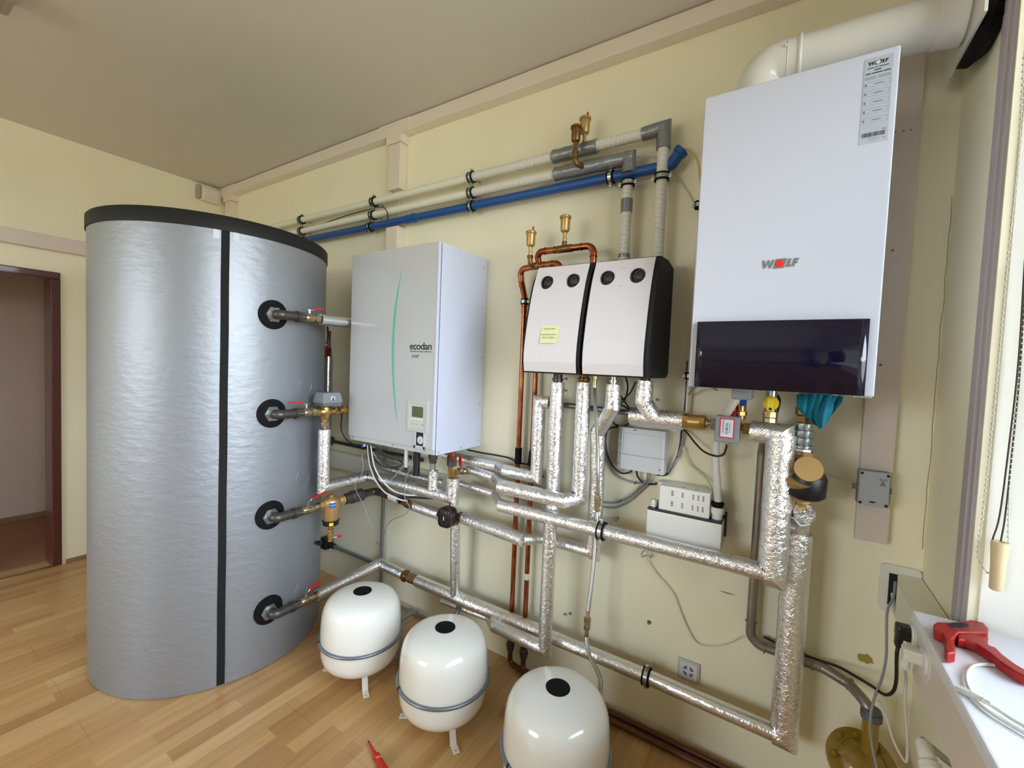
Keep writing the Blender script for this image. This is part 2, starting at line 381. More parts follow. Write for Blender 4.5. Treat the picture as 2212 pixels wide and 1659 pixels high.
    def band(s, c, ax, R, w, t, n=28):          # flat metal band round a pipe
        return s.lathe(V(c) - V(ax).normalized() * w / 2, ax, [(0, R), (0, R + t), (w, R + t), (w, R), (0, R)], n, cap0=False, cap1=False)
    def prism(s, poly, org, u, v, w, smooth=False):   # polygon in the plane (u, v) from org, pushed along w
        org, u, v, w = V(org), V(u), V(v), V(w); k = len(poly)
        a = [org + u * p[0] + v * p[1] for p in poly]; b = [p + w for p in a]
        s.add(a + b, [[i, (i + 1) % k, k + (i + 1) % k, k + i] for i in range(k)], smooth)
        s.add(a, [list(range(k))[::-1]]); s.add(b, [list(range(k))]); return s
    def build(s, name, material, parent=None, org=None):
        me = bpy.data.meshes.new(name)
        if parent is not None: o0 = WORLD[parent.name]
        else:
            if org is None:
                xs = [v.x for v in s.v]; ys = [v.y for v in s.v]; zs = [v.z for v in s.v]
                org = ((min(xs) + max(xs)) / 2, (min(ys) + max(ys)) / 2, min(zs))
            o0 = V(org)
        me.from_pydata([v - o0 for v in s.v], [], s.f)
        ul = me.uv_layers.new(name='UVMap')
        for i, pl in enumerate(me.polygons):
            pl.use_smooth = s.sm[i]
            if s.uv[i]:
                for j, li in enumerate(pl.loop_indices): ul.data[li].uv = s.uv[i][j]
        bm = bmesh.new(); bm.from_mesh(me); bmesh.ops.recalc_face_normals(bm, faces=bm.faces[:]); bm.to_mesh(me); bm.free()
        me.materials.append(MATS[material]); o = bpy.data.objects.new(name, me); COL.objects.link(o)
        if parent is not None: o.parent = parent
        else: o.location = o0
        WORLD[o.name] = o0; return o
WORLD = {}
def thing(name, label, cat, loc, group=None):
    o = bpy.data.objects.new(name, None); COL.objects.link(o); o.location = loc; o.empty_display_size = 0.05
    WORLD[o.name] = V(loc); tag(o, label, cat, group); return o
def tag(o, label, cat, group=None):
    o['label'] = label; o['category'] = cat
    if group: o['group'] = group
    return o
def struct(name, mb, m, parent=None):
    o = mb.build(name, m, parent)
    if parent is None: o['kind'] = 'structure'
    return o
def copy_tree(o, parent=None):
    c = o.copy(); COL.objects.link(c); c.parent = parent
    WORLD[c.name] = WORLD[o.name].copy()
    for ch in list(o.children): copy_tree(ch, c)
    return c
def letters(mb, txt, u0, w0, u1, w1, conv, bold=0.0, th=0.0004, spacing=1.0):
    cu = bpy.data.curves.new('txt', 'FONT'); cu.body = txt; cu.offset = bold; cu.space_character = spacing; cu.resolution_u = 3
    o = bpy.data.objects.new('txt', cu); COL.objects.link(o); bpy.context.view_layer.update()
    me = bpy.data.meshes.new_from_object(o); bpy.data.objects.remove(o)
    xs = [v.co.x for v in me.vertices]; ys = [v.co.y for v in me.vertices]
    a, b, c, d = min(xs), max(xs), min(ys), max(ys)
    vs = [conv(u0 + (v.co.x - a) / (b - a) * (u1 - u0), w0 + (v.co.y - c) / (d - c) * (w1 - w0)) for v in me.vertices]
    mb.add(vs, [list(q.vertices) for q in me.polygons]); bpy.data.meshes.remove(me); bpy.data.curves.remove(cu); return mb

# ================================================================== THE ROOM
LX, RY, CZ = -4.05, -5.3, 2.82
struct('floor', MB().box((LX - .15, RY, -.06), (WX + .4, .15, 0)), 'floor_laminate')
struct('ceiling', MB().box((LX - .15, RY - .1, CZ), (WX + .5, .15, CZ + .12)), 'ceiling_paint')
struct('wall_back', MB().box((LX - .15, 0, 0), (WX + .4, .15, CZ)), 'wall_paint')
DY0, DY1, DZ = -0.985, -1.93, 1.95
struct('wall_left', MB().box((LX - .15, DY0, 0), (LX, 0, CZ)).box((LX - .15, DY1, DZ), (LX, DY0, CZ)).box((LX - .15, RY, 0), (LX, DY1, CZ)), 'wall_paint')
struct('wall_right', MB().box((WX, W1Y0, 0), (WX + .4, 0, CZ)).box((WX, W1Y1, 0), (WX + .4, W1Y0, .872)).box((WX, W1Y1, W1Z1), (WX + .4, W1Y0, CZ)).box((WX, RY, 0), (WX + .4, W1Y1, CZ)), 'wall_paint')
struct('wall_front', MB().box((LX - .15, RY - .1, 0), (WX + .4, RY, .95)).box((LX - .15, RY - .1, 2.5), (WX + .4, RY, CZ)).box((LX - .15, RY - .1, .95), (-3.6, RY, 2.5)).box((-1.5, RY - .1, .95), (WX + .4, RY, 2.5)), 'wall_paint')
struct('baseboard_left', MB().box((LX, DY0 + .02, 0), (LX + .012, 0, .03)).box((LX, RY, 0), (LX + .012, DY1, .03)), 'skirting')
# doorway with the hall behind it
fr = struct('door_1', MB().box((LX - .16, DY0 - .045, 0), (LX + .012, DY0, DZ - .046), .003).box((LX - .16, DY1, 0), (LX + .012, DY1 + .045, DZ - .046), .003).box((LX - .16, DY1, DZ - .045), (LX + .012, DY0, DZ), .006), 'door_brown')
struct('trim_1', MB().box((LX - .02, DY1, 0), (LX + .02, DY0, .008), .003), 'brass')
struct('wall_hall', MB().box((-5.5, -4, 0), (-5.35, .1, 2.7)).box((-5.35, -.1, 0), (LX - .15, .0, 2.7)).box((-5.35, -4, 0), (LX - .15, -3.9, 2.7)), 'hall_paint')
struct('ceiling_hall', MB().box((-5.5, -4, 2.7), (LX - .15, .1, 2.8)), 'hall_paint')
struct('floor_hall', MB().box((-5.5, -4, -.06), (LX - .15, .1, 0)), 'red_floor')
struct('baseboard_hall', MB().box((-5.35, -3.9, 0), (-5.337, -.1, .045)), 'skirting')
# window over the sill, out of the frame to the right
gx = WX + .3
wn = struct('window_1', MB().box((gx, W1Y1, W1Z0), (gx + .06, W1Y1 + .07, W1Z1)).box((gx, W1Y0 - .07, W1Z0), (gx + .06, W1Y0, W1Z1)).box((gx, W1Y1, W1Z0), (gx + .06, W1Y0, W1Z0 + .07))
            .box((gx, W1Y1, W1Z1 - .07), (gx + .06, W1Y0, W1Z1)).box((gx - .01, -1.60, W1Z0), (gx + .07, -1.50, W1Z1)), 'frame_white')
struct('window_pane', MB().add([(gx + .03, W1Y1, W1Z0), (gx + .03, W1Y0, W1Z0), (gx + .03, W1Y0, W1Z1), (gx + .03, W1Y1, W1Z1)], [[0, 1, 2, 3]]), 'window_glass', wn)
w2 = struct('window_fill', MB().box((-3.6, RY - .08, .95), (-3.53, RY - .02, 2.5)).box((-1.57, RY - .08, .95), (-1.5, RY - .02, 2.5)).box((-3.6, RY - .08, .95), (-1.5, RY - .02, 1.02)).box((-3.6, RY - .08, 2.43), (-1.5, RY - .02, 2.5)).box((-2.59, RY - .08, .95), (-2.51, RY - .02, 2.5)), 'frame_white')  # unseen rear window, added to let in fill light from behind the camera
struct('window_pane', MB().add([(-3.6, RY - .05, .95), (-1.5, RY - .05, .95), (-1.5, RY - .05, 2.5), (-3.6, RY - .05, 2.5)], [[0, 1, 2, 3]]), 'window_glass', w2)
struct('trim_2', MB().box((.4035, W1Y0 - .0035, .902), (gx, W1Y0 + .001, W1Z1)), 'reveal_white')
struct('trim_3', MB().box((WX - .007, -.375, .885), (WX + .001, -.300, CZ), .002).box((WX - .013, -.360, .885), (WX, -.330, CZ), .003), 'strip_grey')
# window sill and the cable duct along the right wall
o = MB().box((.293, W1Y1 - .05, .876), (gx, W1Y0 + .012, .904), .006, 3).build('window_sill', 'sill_white'); o['kind'] = 'structure'
# crack in the corner, stains and patches of the wall are part of it
mb = MB(); zz = 2.02; pts = []
while zz > .93:
    pts.append((WX - .003 - random.random() * .004, -.002 - random.random() * .004, zz)); zz -= .03 + random.random() * .03
mb.tube(pts, .0007, n=5); o = struct('trim_4', mb, 'crack')
def stain(px, py, r, m, sc=(1, .6), n=14, seed=1):
    rg = random.Random(seed); c = W(px, py, 0)
    return MB().add([(c.x, -.0012, c.z)] + [(c.x + r * sc[0] * cos(2 * pi * k / n) * (.7 + .5 * rg.random()), -.0012, c.z + r * sc[1] * sin(2 * pi * k / n) * (.7 + .5 * rg.random())) for k in range(n)],
                    [[0, 1 + k, 1 + (k + 1) % n] for k in range(n)])
wb_ = bpy.data.objects['wall_back']; WORLD['wall_back'] = wb_.location.copy()
for (px, py, r, m, sc, sd) in ((1870, 1423, .021, 'plaster_patch', (1, .8), 3), (1572, 1281, .03, 'dirt', (1, .05), 4), (1402, 1344, .008, 'dirt', (1, 1), 5), (1232, 1325, .006, 'ink_grey', (1.4, 1), 6)):
    stain(px, py, r, m, sc, seed=sd).build('wall_stain', m, wb_)

# plastic cable trunking
def trunk(name, boxes, label, m='trunking', extra=()):
    mb = MB()
    for a, b in boxes: mb.box(a, b, .004)
    o = mb.build(name, m)
    tag(o, label, 'cable trunking'); return o
t = thing('cable_trunking', 'long beige cable trunking running under the ceiling along the main wall', 'cable trunking', (-2, 0, 2.745))
MB().box((-3.99, -.062, 2.747), (.36, 0, CZ - .006), .004).build('trunking_channel', 'trunking', t)
for x in (-1.96, -3.9):
    MB().box((x - .125, -.065, 2.744), (x + .125, 0, CZ - .004), .004).box((x - .062, -.063, 2.70), (x + .062, 0, 2.75), .004).build('tee_cover', 'trunking', t)
t = thing('cable_trunking', 'beige vertical trunking hanging from the ceiling trunking above the two white pipes', 'cable trunking', (-1.96, 0, 2.44))
MB().box((-2.008, -.055, 2.445), (-1.912, 0, 2.699), .004).build('trunking_channel', 'trunking', t)
trunk('cable_trunking', [((-2.014, -.055, 1.6), (-1.918, 0, 2.235))], 'beige vertical trunking below the blue pipe, vanishing behind the white heat pump unit')
trunk('cable_trunking', [((-3.945, -.055, 1.2), (-3.855, 0, 2.698))], 'beige vertical trunking in the far corner behind the grey tank')
o = MB().box((LX, -3.2, 2.083), (LX + .055, -.02, 2.172), .005).build('cable_trunking', 'trunking_pink'); tag(o, 'pale pinkish horizontal trunking on the left wall above the doorway', 'cable trunking')
t = thing('junction_cover', 'beige trunking end piece with cover in the ceiling corner above the tank', 'cable trunking', (-4.02, -.15, 2.68))
MB().box((-4.05, -.20, 2.68), (-3.985, -.064, 2.79), .012).build('cover_body', 'trunking', t)
MB().box((-3.986, -.185, 2.70), (-3.978, -.09, 2.775), .004).build('inspection_cap', 'trunking', t)
MB().box((-4.05, -.225, 2.69), (-4.0, -.20, 2.80), .01).build('end_plate', 'lamp_grey', t)
t = thing('cable_trunking', 'wide pinkish vertical trunking on the main wall right of the boiler', 'cable trunking', (.26, 0, .95))
MB().box((.214, -.028, .952), (.296, 0, 2.6), .003).build('trunking_channel', 'trunking_pink', t)
for q in ((1928, 541), (1902, 788), (1934, 285), (1952, 283), (1967, 281)):
    c = W(q[0], q[1], .028); MB().cyl((c.x, -.0275, c.z), (c.x, -.0305, c.z), .0035 if q[1] > 300 else .002, n=12).build('screw', 'ink_grey', t)
# gap in the vertical trunking: loose cables
mb = MB()
for i, x in enumerate((-1.985, -1.972, -1.955)): mb.tube([(x, -.02, 2.46), (x + .004, -.018, 2.35), (x - .004, -.02, 2.23)], .004, n=6, smoothpath=True)
tag(mb.build('loose_cables', 'cable_white'), 'pale cables bridging the gap between two trunking pieces behind the pipes', 'cable')
# ceiling lamp whose corner peeks in at the top left
c0 = SZ(40, 6, CZ - .06)
t = thing('ceiling_lamp', 'grey ceiling lamp of which only one corner shows at the top left', 'lamp', (c0.x - .1, c0.y - .3, CZ))
MB().box((c0.x - .16, c0.y - .9, CZ - .06), (c0.x + .0, c0.y, CZ - .002), .02).build('lamp_housing', 'lamp_grey', t)
MB().box((c0.x - .14, c0.y - .86, CZ - .075), (c0.x - .02, c0.y - .04, CZ - .058), .01).build('diffuser', 'white_plastic', t)

# ================================================================== BUFFER TANK
TX, TY, TR = -2.483, -0.712, 0.496
t = thing('buffer_tank', 'tall round storage tank in a silver grey jacket with a black lid', 'tank', (TX, TY, 0))
pf = [(0, TR - .006), (.004, TR)] + [(z, TR) for z in (.4, .8, 1.2, 1.6, 1.985)]
MB().lathe((TX, TY, 0.002), (0, 0, 1), pf, 128).build('jacket', 'jacket', t)
MB().lathe((TX, TY, 1.982), (0, 0, 1), [(0, TR), (0.0, TR + .005), (.056, TR + .005), (.062, TR), (.068, TR - .03), (.075, 0.01)], 128).build('lid', 'lid_black', t)
def on_tank(az, z, off=0.0):
    a = rad(az); return V((TX + (TR + off) * cos(a), TY + (TR + off) * sin(a), z))
def tank_patch(a0, a1, z0, z1, off, th, wob=0.0):
    mb = MB(); nz_ = 24; na = 5; rings = []
    for i in range(nz_ + 1):
        z = z0 + (z1 - z0) * i / nz_; w = wob * sin(i * 1.1)
        o_ = [on_tank(a0 + w + (a1 - a0) * k / na, z, off + th) for k in range(na + 1)]; i_ = [on_tank(a1 + w - (a1 - a0) * k / na, z, off) for k in range(na + 1)]
        rings.append(o_ + i_)
    return mb.ring_faces(rings, 2 * (na + 1), smooth=False)
s = tank_patch(-23.6, -20.2, .012, 1.985, -.002, .006, .06); s.build('zip_flap', 'black_strap', t)
tank_patch(-26.8, -24.3, 1.945, 1.984, -.001, .002).build('paper_tag', 'sticker', t)
tank_patch(-18.6, -16.2, 1.945, 1.984, -.001, .002).build('paper_tag', 'sticker', t)
for z in (1.318, .863, .282):
    c = on_tank(22, z); pts = []
    for k in range(33):
        a = 2 * pi * k / 32; az = 22 + math.degrees(.048 * cos(a) / TR); pts.append(on_tank(az, z + .048 * sin(a), .0002))
    MB().tube(pts, .0013, n=6).build('punch_mark', 'jacket', t)
for z in (1.652, 1.201, .727, .276):
    mb = MB(); n = 40; R = .066
    out = []; inn = []
    for k in range(n):
        a = 2 * pi * k / n; az = math.degrees(R * cos(a) / TR); out.append(on_tank(az, z + R * sin(a), .006)); inn.append(on_tank(az, z + R * sin(a), -.002))
    cen = on_tank(0, z, .010); ring2 = [cen.lerp(p, .5) + V((.001, 0, 0)) for p in out]
    mb.ring_faces([inn, out], n, cap0=False, cap1=False); mb.ring_faces([out, ring2], n, cap0=False, cap1=True)
    mb.build('port_collar', 'black_rubber', t)

# ================================================================== EXPANSION VESSELS
def make_vessel(loc, label):
    R = .178; t = thing('expansion_vessel', label, 'expansion vessel', (loc[0], loc[1], 0), 'white expansion vessels on the floor')
    x, y = loc
    def prof(z0, zm, up):
        return None
    up = [(0, R)] + [(.045, R), (.09, R * .985), (.122, R * .96), (.150, R * .90), (.170, R * .80), (.184, R * .64), (.1925, R * .44), (.197, .045), (.1975, .001)]
    lo = [(0, R), (.045, R * .99), (.080, R * .965), (.106, R * .89), (.124, R * .76), (.136, R * .56), (.143, R * .3), (.145, .001)]
    def smooth(p, q=5):
        P = [V(a + (0,)) for a in p]; P = [P[0] * 2 - P[1]] + P + [P[-1] * 2 - P[-2]]; out = []
        for i in range(1, len(P) - 2):
            for k in range(q):
                s_ = k / q; a, b, c, d = P[i - 1:i + 3]
                v = 0.5 * ((2 * b) + (c - a) * s_ + (2 * a - 5 * b + 4 * c - d) * s_ * s_ + (3 * b - a - 3 * c + d) * s_ ** 3); out.append((v.x, max(v.y, .0005)))
        return out
    MB().lathe((x, y, .194), (0, 0, 1), smooth(up), 64, split=False, cap0=False).build('upper_shell', 'vessel_white', t)
    MB().lathe((x, y, .194), (0, 0, -1), smooth(lo), 64, split=False, cap0=False).build('lower_shell', 'vessel_white', t)
    rg = MB().torus((x, y, .194), (0, 0, 1), R + .004, .0075, 72, 10).build('clamp_ring', 'vessel_ring', t)
    a = rad(-118); MB().box((x + (R + .006) * cos(a) - .003, y + (R + .006) * sin(a) - .006, .186), (x + (R + .006) * cos(a) + .003, y + (R + .006) * sin(a) + .006, .202), .001).build('ring_joint', 'ink', rg)
    MB().lathe((x, y, .3905), (0, 0, 1), [(0, .041), (.0025, .041), (.003, .038), (.003, .001)], 40).build('cap_disc', 'black_rubber', t)
    for k in range(3):
        a = rad(-30 + 120 * k); d = V((cos(a), sin(a), 0)); s_ = V((-sin(a), cos(a), 0)); mb = MB()
        pts = [(R * .55, .075), (R * .66, .055), (R * .74, .004), (R * .98, .002)]; w = .0125
        rings = []
        for i, (r_x, z_) in enumerate(pts):
            c = V((x, y, 0)) + d * r_x; th = .003
            rings.append([c + s_ * w + V((0, 0, z_)), c - s_ * w + V((0, 0, z_)), c - s_ * w + V((0, 0, z_)) + (d * .002 + V((0, 0, th))), c + s_ * w + V((0, 0, z_)) + (d * .002 + V((0, 0, th)))])
        mb.ring_faces(rings, 4, smooth=False); lg = mb.build('leg', 'vessel_white', t)
        c = V((x, y, 0)) + d * R * .9; MB().cyl(c + V((0, 0, .004)), c + V((0, 0, .0058)), .004, n=12).build('bolt_hole', 'ink_grey', lg)
    return t
v1 = make_vessel((-1.604, -.486), 'white expansion vessel nearest the grey tank, furthest of three on the floor')
for loc, lb in (((-1.112, -.47), 'middle white expansion vessel of the three on the laminate floor'), ((-.588, -.499), 'nearest white expansion vessel, cut off by the bottom edge of the picture')):
    c = copy_tree(v1); c.location = (loc[0], loc[1], 0); c['label'] = lb

# ================================================================== HEAT PUMP UNIT (wall box with green arc)
EX0, EX1, EZ0, EZ1, ED = -1.913, -1.306, 1.047, 1.998, .353
t = thing('heat_pump_unit', 'large white wall box with a green arc, small display and gauge, beside the grey tank', 'heat pump unit', ((EX0 + EX1) / 2, 0, EZ0))
MB().box((EX0 + .004, -ED + .02, EZ0 + .006), (EX1 - .006, -.004, EZ1 - .004), .003).build('casing', 'case_white', t)
fp = MB().box((EX0, -ED, EZ0 + .022), (EX1 - .012, -ED + .022, EZ1), .003).build('front_panel', 'case_white', t)
MB().box((EX0 + .006, -ED + .006, EZ0), (EX1 - .012, -ED + .03, EZ0 + .024), .002).build('lower_lip', 'case_white', t)
MB().box((EX1 - .020, -ED - .0012, EZ0 + .024), (EX1 - .011, -ED + .03, EZ1 - .003), .001).build('corner_profile', 'side_white', t)
sp = MB().box((EX1 - .005, -ED + .010, EZ0), (EX1, -.012, EZ1 - .006), .0015).build('side_panel', 'side_white', t)
for (dy, dz) in ((.035, .03), (.035, .22), (.035, .45), (.035, .70), (.035, .90), (.17, .012), (.33, .012)):
    MB().cyl((EX1 - .0005, -dy, EZ0 + dz), (EX1 + .0015, -dy, EZ0 + dz), .0032, n=10).build('side_screw', 'steel', sp)
for xx in (EX0 + .03, EX0 + .33, EX1 - .07):
    MB().cyl((xx, -ED + .007, EZ0 + .012), (xx, -ED + .0045, EZ0 + .012), .004, n=10).build('lip_screw', 'ink_grey', t)
# green arc, thickest in the middle
mb = MB(); P_ = []
c1, c2, c3 = W(868, 586, ED), W(849, 745, ED), W(859, 920, ED)
for k in range(41):
    s_ = k / 40; b = (1 - s_) ** 2 * c1 + 2 * s_ * (1 - s_) * (2 * c2 - .5 * (c1 + c3)) + s_ * s_ * c3; w = .0075 * sin(pi * min(1, max(0, s_))) ** .8 + .0006
    P_.append((b.x, b.z, w))
vs = [(x - w, -ED - .0006, z) for x, z, w in P_] + [(x + w, -ED - .0006, z) for x, z, w in P_]
mb.add(vs, [[k, k + 1, 42 + k, 41 + k] for k in range(40)]); mb.build('green_arc', 'green_print', fp)
cv = lambda u, w: (u, -ED - .0007, w)
def rect_px(a, b, Y): p, q = W(a[0], a[1], Y), W(b[0], b[1], Y); return p, q
a, b = W(885, 755, ED), W(933, 740, ED)
MBx = MB(); letters(MBx, 'ecodan', a.x, a.z, b.x, a.z + .033, cv, .012, spacing=.9)
letters(MBx, 'Renewable Heating Technology', a.x + .004, a.z - .013, b.x, a.z - .004, cv, .004)
letters(MBx, 'MITSUBISHI', a.x + .032, a.z - .030, a.x + .062, a.z - .0235, cv, .01); letters(MBx, 'ELECTRIC', a.x + .032, a.z - .038, a.x + .056, a.z - .032, cv, .01)
mx_, mz_ = a.x + .021, a.z - .031; s_ = .0078
for k in range(3):
    an = rad(90 + 120 * k); d = V((cos(an), 0, sin(an))); q = V((-sin(an), 0, cos(an))); o_ = V((mx_, -ED - .0007, mz_))
    MBx.add([o_, o_ + d * s_ * .6 + q * s_ * .33, o_ + d * s_ * 1.2, o_ + d * s_ * .6 - q * s_ * .33], [[0, 1, 2, 3]])
MBx.build('lettering', 'ink', fp)
# display and gauge surround
p0, p1 = W(879, 928, ED), W(925, 866, ED); xA, zA, xB, zB = p0.x, p0.z - .003, p1.x + .004, p1.z - .002
y0 = -ED
gA, gB = xA + .37 * (xB - xA), xB - .10 * (xB - xA); gz = zA - .075
mb = MB(); F = .004
ix0, ix1, iz0, iz1 = xA + .016, xB - .020, zA + .016, zB - .018
for (a_, b_) in (((xA, zA), (ix0, zB)), ((ix1, zA), (xB, zB)), ((ix0, zA), (ix1, iz0)), ((ix0, iz1), (ix1, zB))):
    mb.box((a_[0], y0 - F, a_[1]), (b_[0], y0 + .001, b_[1]), .0012)
for (a_, b_) in (((gA, gz), (gA + .012, zA)), ((gB - .012, gz), (gB, zA)), ((gA, gz), (gB, gz + .013))):
    mb.box((a_[0], y0 - F, a_[1]), (b_[0], y0 + .001, b_[1]), .0012)
sr = mb.build('display_surround', 'case_white', t)
dp = MB().box((ix0, y0 - .0015, iz0), (ix1, y0, iz1), .0004).build('controller', 'control_face', t)
w_ = ix1 - ix0; h_ = iz1 - iz0
MB().box((ix0 + .16 * w_, y0 - .0022, iz0 + .46 * h_), (ix1 - .12 * w_, y0 - .001, iz1 - .10 * h_), .0003).build('screen', 'lcd', dp)
mb = MB()
for k in range(4): mb.box((ix0 + (.10 + .2 * k) * w_, y0 - .0024, iz0 + .36 * h_), (ix0 + (.27 + .2 * k) * w_, y0 - .001, iz0 + .40 * h_))
mb.build('soft_keys', 'white_plastic', dp)
mb = MB()
for k, u in enumerate((.1, .28, .46, .84)): mb.cyl((ix0 + u * w_ + .002, y0 - .001, iz0 + .17 * h_), (ix0 + u * w_ + .002, y0 - .0024, iz0 + .17 * h_), .0022 if k < 3 else .003, n=10)
mb.build('buttons', 'ink_grey', dp)
gc = ((gA + gB) / 2 + .004, (gz + zA) / 2 + .002)
g = MB().box((gA + .012, y0 - .0005, gz + .013), (gB - .012, y0 + .0005, zA)).build('pressure_gauge', 'ink', t)
MB().cyl((gc[0], y0, gc[1]), (gc[0], y0 - .002, gc[1]), min(.5 * (gB - gA) - .013, .018), n=28).build('gauge_dial', 'sticker', g)
MB().box((gc[0] - .001, y0 - .0028, gc[1] - .010), (gc[0] + .001, y0 - .002, gc[1] + .006), 0, rot=Matrix.Rotation(.5, 3, 'Y'), org=(gc[0], y0, gc[1])).build('gauge_needle', 'ink', g)

# ================================================================== BOILER
BX0, BX1, BZ0, BZ1, BD = -.2515, .187, 1.424, 2.279, .393
t = thing('wall_boiler', 'large white wall boiler with a glossy dark glass control panel, under the white flue', 'boiler', ((BX0 + BX1) / 2, 0, BZ0))
MB().box((BX0 + .003, -BD + .02, BZ0 + .004), (BX1 - .003, -.01, BZ1 - .003), .003).build('casing', 'boiler_white', t)
fp = MB().box((BX0, -BD, BZ0), (BX1, -BD + .021, BZ1), .004, 3).build('front_panel', 'boiler_white', t)
a, b = W(1508, 696, BD), W(1876, 690, BD); a2, b2 = W(1502, 832, BD), W(1867, 856, BD)
gx0, gx1, gz0, gz1 = (a.x + a2.x) / 2, (b.x + b2.x) / 2, BZ0 + .001, (a.z + b.z) / 2
# slightly bulging dark glass panel
mb = MB(); rings = []
for i in range(25):
    u = i / 24; x = gx0 + (gx1 - gx0) * u; bul = .016 + .0015 * sin(pi * u)
    rings.append([V((x, -BD - bul, gz1)), V((x, -BD - bul, gz0)), V((x, -BD + .001, gz0)), V((x, -BD + .001, gz1))])
for i in range(24):
    for k in range(4):
        k2 = (k + 1) % 4; mb.add([rings[i][k], rings[i][k2], rings[i + 1][k2], rings[i + 1][k]], [[0, 1, 2, 3]], k == 0)
mb.add(rings[0], [[0, 1, 2, 3]]); mb.add(rings[-1], [[0, 1, 2, 3]])
v_ = {}
bm = bmesh.new()
for i, p in enumerate(mb.v): bm.verts.new(p)
bm.verts.ensure_lookup_table()
for f in mb.f: bm.faces.new([bm.verts[i] for i in f])
bmesh.ops.remove_doubles(bm, verts=bm.verts[:], dist=1e-5)
mb2 = MB(); bm.verts.index_update(); mb2.add([v.co.copy() for v in bm.verts], [[v.index for v in f.verts] for f in bm.faces], False)
for i, f in enumerate(bm.faces): mb2.sm[i] = abs(f.normal.y) > .9
bm.free(); gp = mb2.build('control_panel', 'panel_black', t)
# raised emblem
a, b = W(1646, 580, BD), W(1727, 556, BD); ex0, ex1 = a.x, b.x; ez0 = (W(1650, 580, BD).z + W(1722, 575, BD).z) / 2 ; ez1 = (W(1650, 563, BD).z + W(1727, 557, BD).z) / 2
def emblem(mbm, mbr, x0, x1, z0, z1, y, th, slant=.16):
    H = z1 - z0; Wd = x1 - x0
    def pl(poly): mbm.prism([(x0 + u * Wd + (w * H * slant * 0), z0 + w * H) for u, w in poly], (0, y, 0), (1, 0, 0), (0, 0, 1), (0, -th, 0))
    sh = .07
    pl([(0, 1), (.075, 1), (.093, .30), (.155, 1), (.205, 1), (.225, .30), (.272, 1), (.345, 1), (.250, 0), (.195, 0), (.165, .62), (.095, 0), (.04, 0)])
    pl([(.388, 1.08), (.68, 1.08), (.60, -.1), (.305, -.1)])
    pl([(.72, 1), (.80, 1), (.755, .28), (.79, .28), (.772, 0), (.650, 0)])
    pl([(.86, 1), (1, 1), (.985, .76), (.925, .76), (.915, .62), (.972, .62), (.957, .38), (.900, .38), (.875, 0), (.80, 0)])
    if mbr is not None: mbr.lathe((x0 + .484 * Wd, y - th, z0 + .49 * H), (0, -1, 0), [(0, H * .45), (.0010, H * .43), (.0013, .001)], 32)
m1, m2 = MB(), MB(); emblem(m1, m2, ex0, ex1, ez0, ez1, -BD, .0012)
em = m1.build('emblem', 'logo_metal', fp); m2.build('emblem_disc', 'logo_red', fp)
# grey data sticker, top right
a, b = W(1868, 130, BD), W(1930, 113, BD); a2, b2 = W(1855, 314, BD), W(1919, 302, BD)
sx0, sx1, sz1, sz0 = (a.x + a2.x) / 2, (b.x + b2.x) / 2, (a.z + b.z) / 2, (a2.z + b2.z) / 2
st = MB().box((sx0, -BD - .0006, sz0), (sx1, -BD + .001, sz1)).build('data_sticker', 'label_grey', fp)
mi, mg_ = MB(), MB(); SW, SH = sx1 - sx0, sz1 - sz0; yy = -BD - .0007
U = lambda u: sx0 + u * SW
Z = lambda w: sz0 + w * SH
def bar(m_, u0, u1, w0, w1): m_.add([(U(u0), yy, Z(w0)), (U(u1), yy, Z(w0)), (U(u1), yy, Z(w1)), (U(u0), yy, Z(w1))], [[0, 1, 2, 3]])
emblem(mi, None, U(.14), U(.84), Z(.915), Z(.955), yy + .0001, .0002); mm = MB().lathe((U(.14) + .484 * SW * .7, yy - .0002, Z(.934)), (0, -1, 0), [(0, SH * .021), (.0002, SH * .021)], 24)
mm.build('sticker_disc', 'sticker', st)
for (u0, u1, w0, w1) in ((.12, .36, .877, .886), (.40, .47, .877, .886), (.51, .85, .877, .886), (.36, .60, .846, .857), (.07, .25, .812, .824), (.28, .66, .812, .824), (.69, .93, .812, .824)): bar(mi, u0, u1, w0, w1)
for k in range(3): bar(mg_, .05, .45, .775 - k * .012, .780 - k * .012); bar(mg_, .50, .94, .775 - k * .012, .780 - k * .012)
for k in range(5):
    w1 = .72 - k * .105; w0 = w1 - .062
    for (u0, u1, a_, b_) in ((.04, .93, w0, w0 + .002), (.04, .93, w1 - .002, w1), (.04, .05, w0, w1), (.92, .93, w0, w1)): bar(mg_, u0, u1, a_, b_)
    letters(mi, 'K', U(.08), Z(w0 + .016), U(.15), Z(w1 - .016), lambda u, w: (u, yy, w), .03); letters(mi, 'T', U(.33), Z(w0 + .026), U(.36), Z(w1 - .026), lambda u, w: (u, yy, w), .01)
    bar(mi, .40, .72, (w0 + w1) / 2 - .003, (w0 + w1) / 2 + .003)
rg = random.Random(3); u = .08
while u < .88:
    w = .006 + rg.random() * .014; bar(mi, u, u + w, .075, .125); u += w + .004 + rg.random() * .012
bar(mg_, .3, .7, .052, .058); bar(mg_, .3, .62, .030, .034); bar(mg_, .78, .92, .140, .150); bar(mg_, .78, .92, .04, .047)
mi.build('sticker_print', 'ink', st); mg_.build('sticker_print', 'ink_grey', st)
MB().box((BX0 + .11, -.30, BZ0 - .035), (BX0 + .165, -.18, BZ0 + .006), .006).build('condensate_trap', 'mid_grey_plastic', t)
MB().box((BX1 - .04, -BD + .002, BZ0 - .004), (BX1 - .004, -BD + .02, BZ0 + .002), .001).build('panel_foot', 'steel', t)

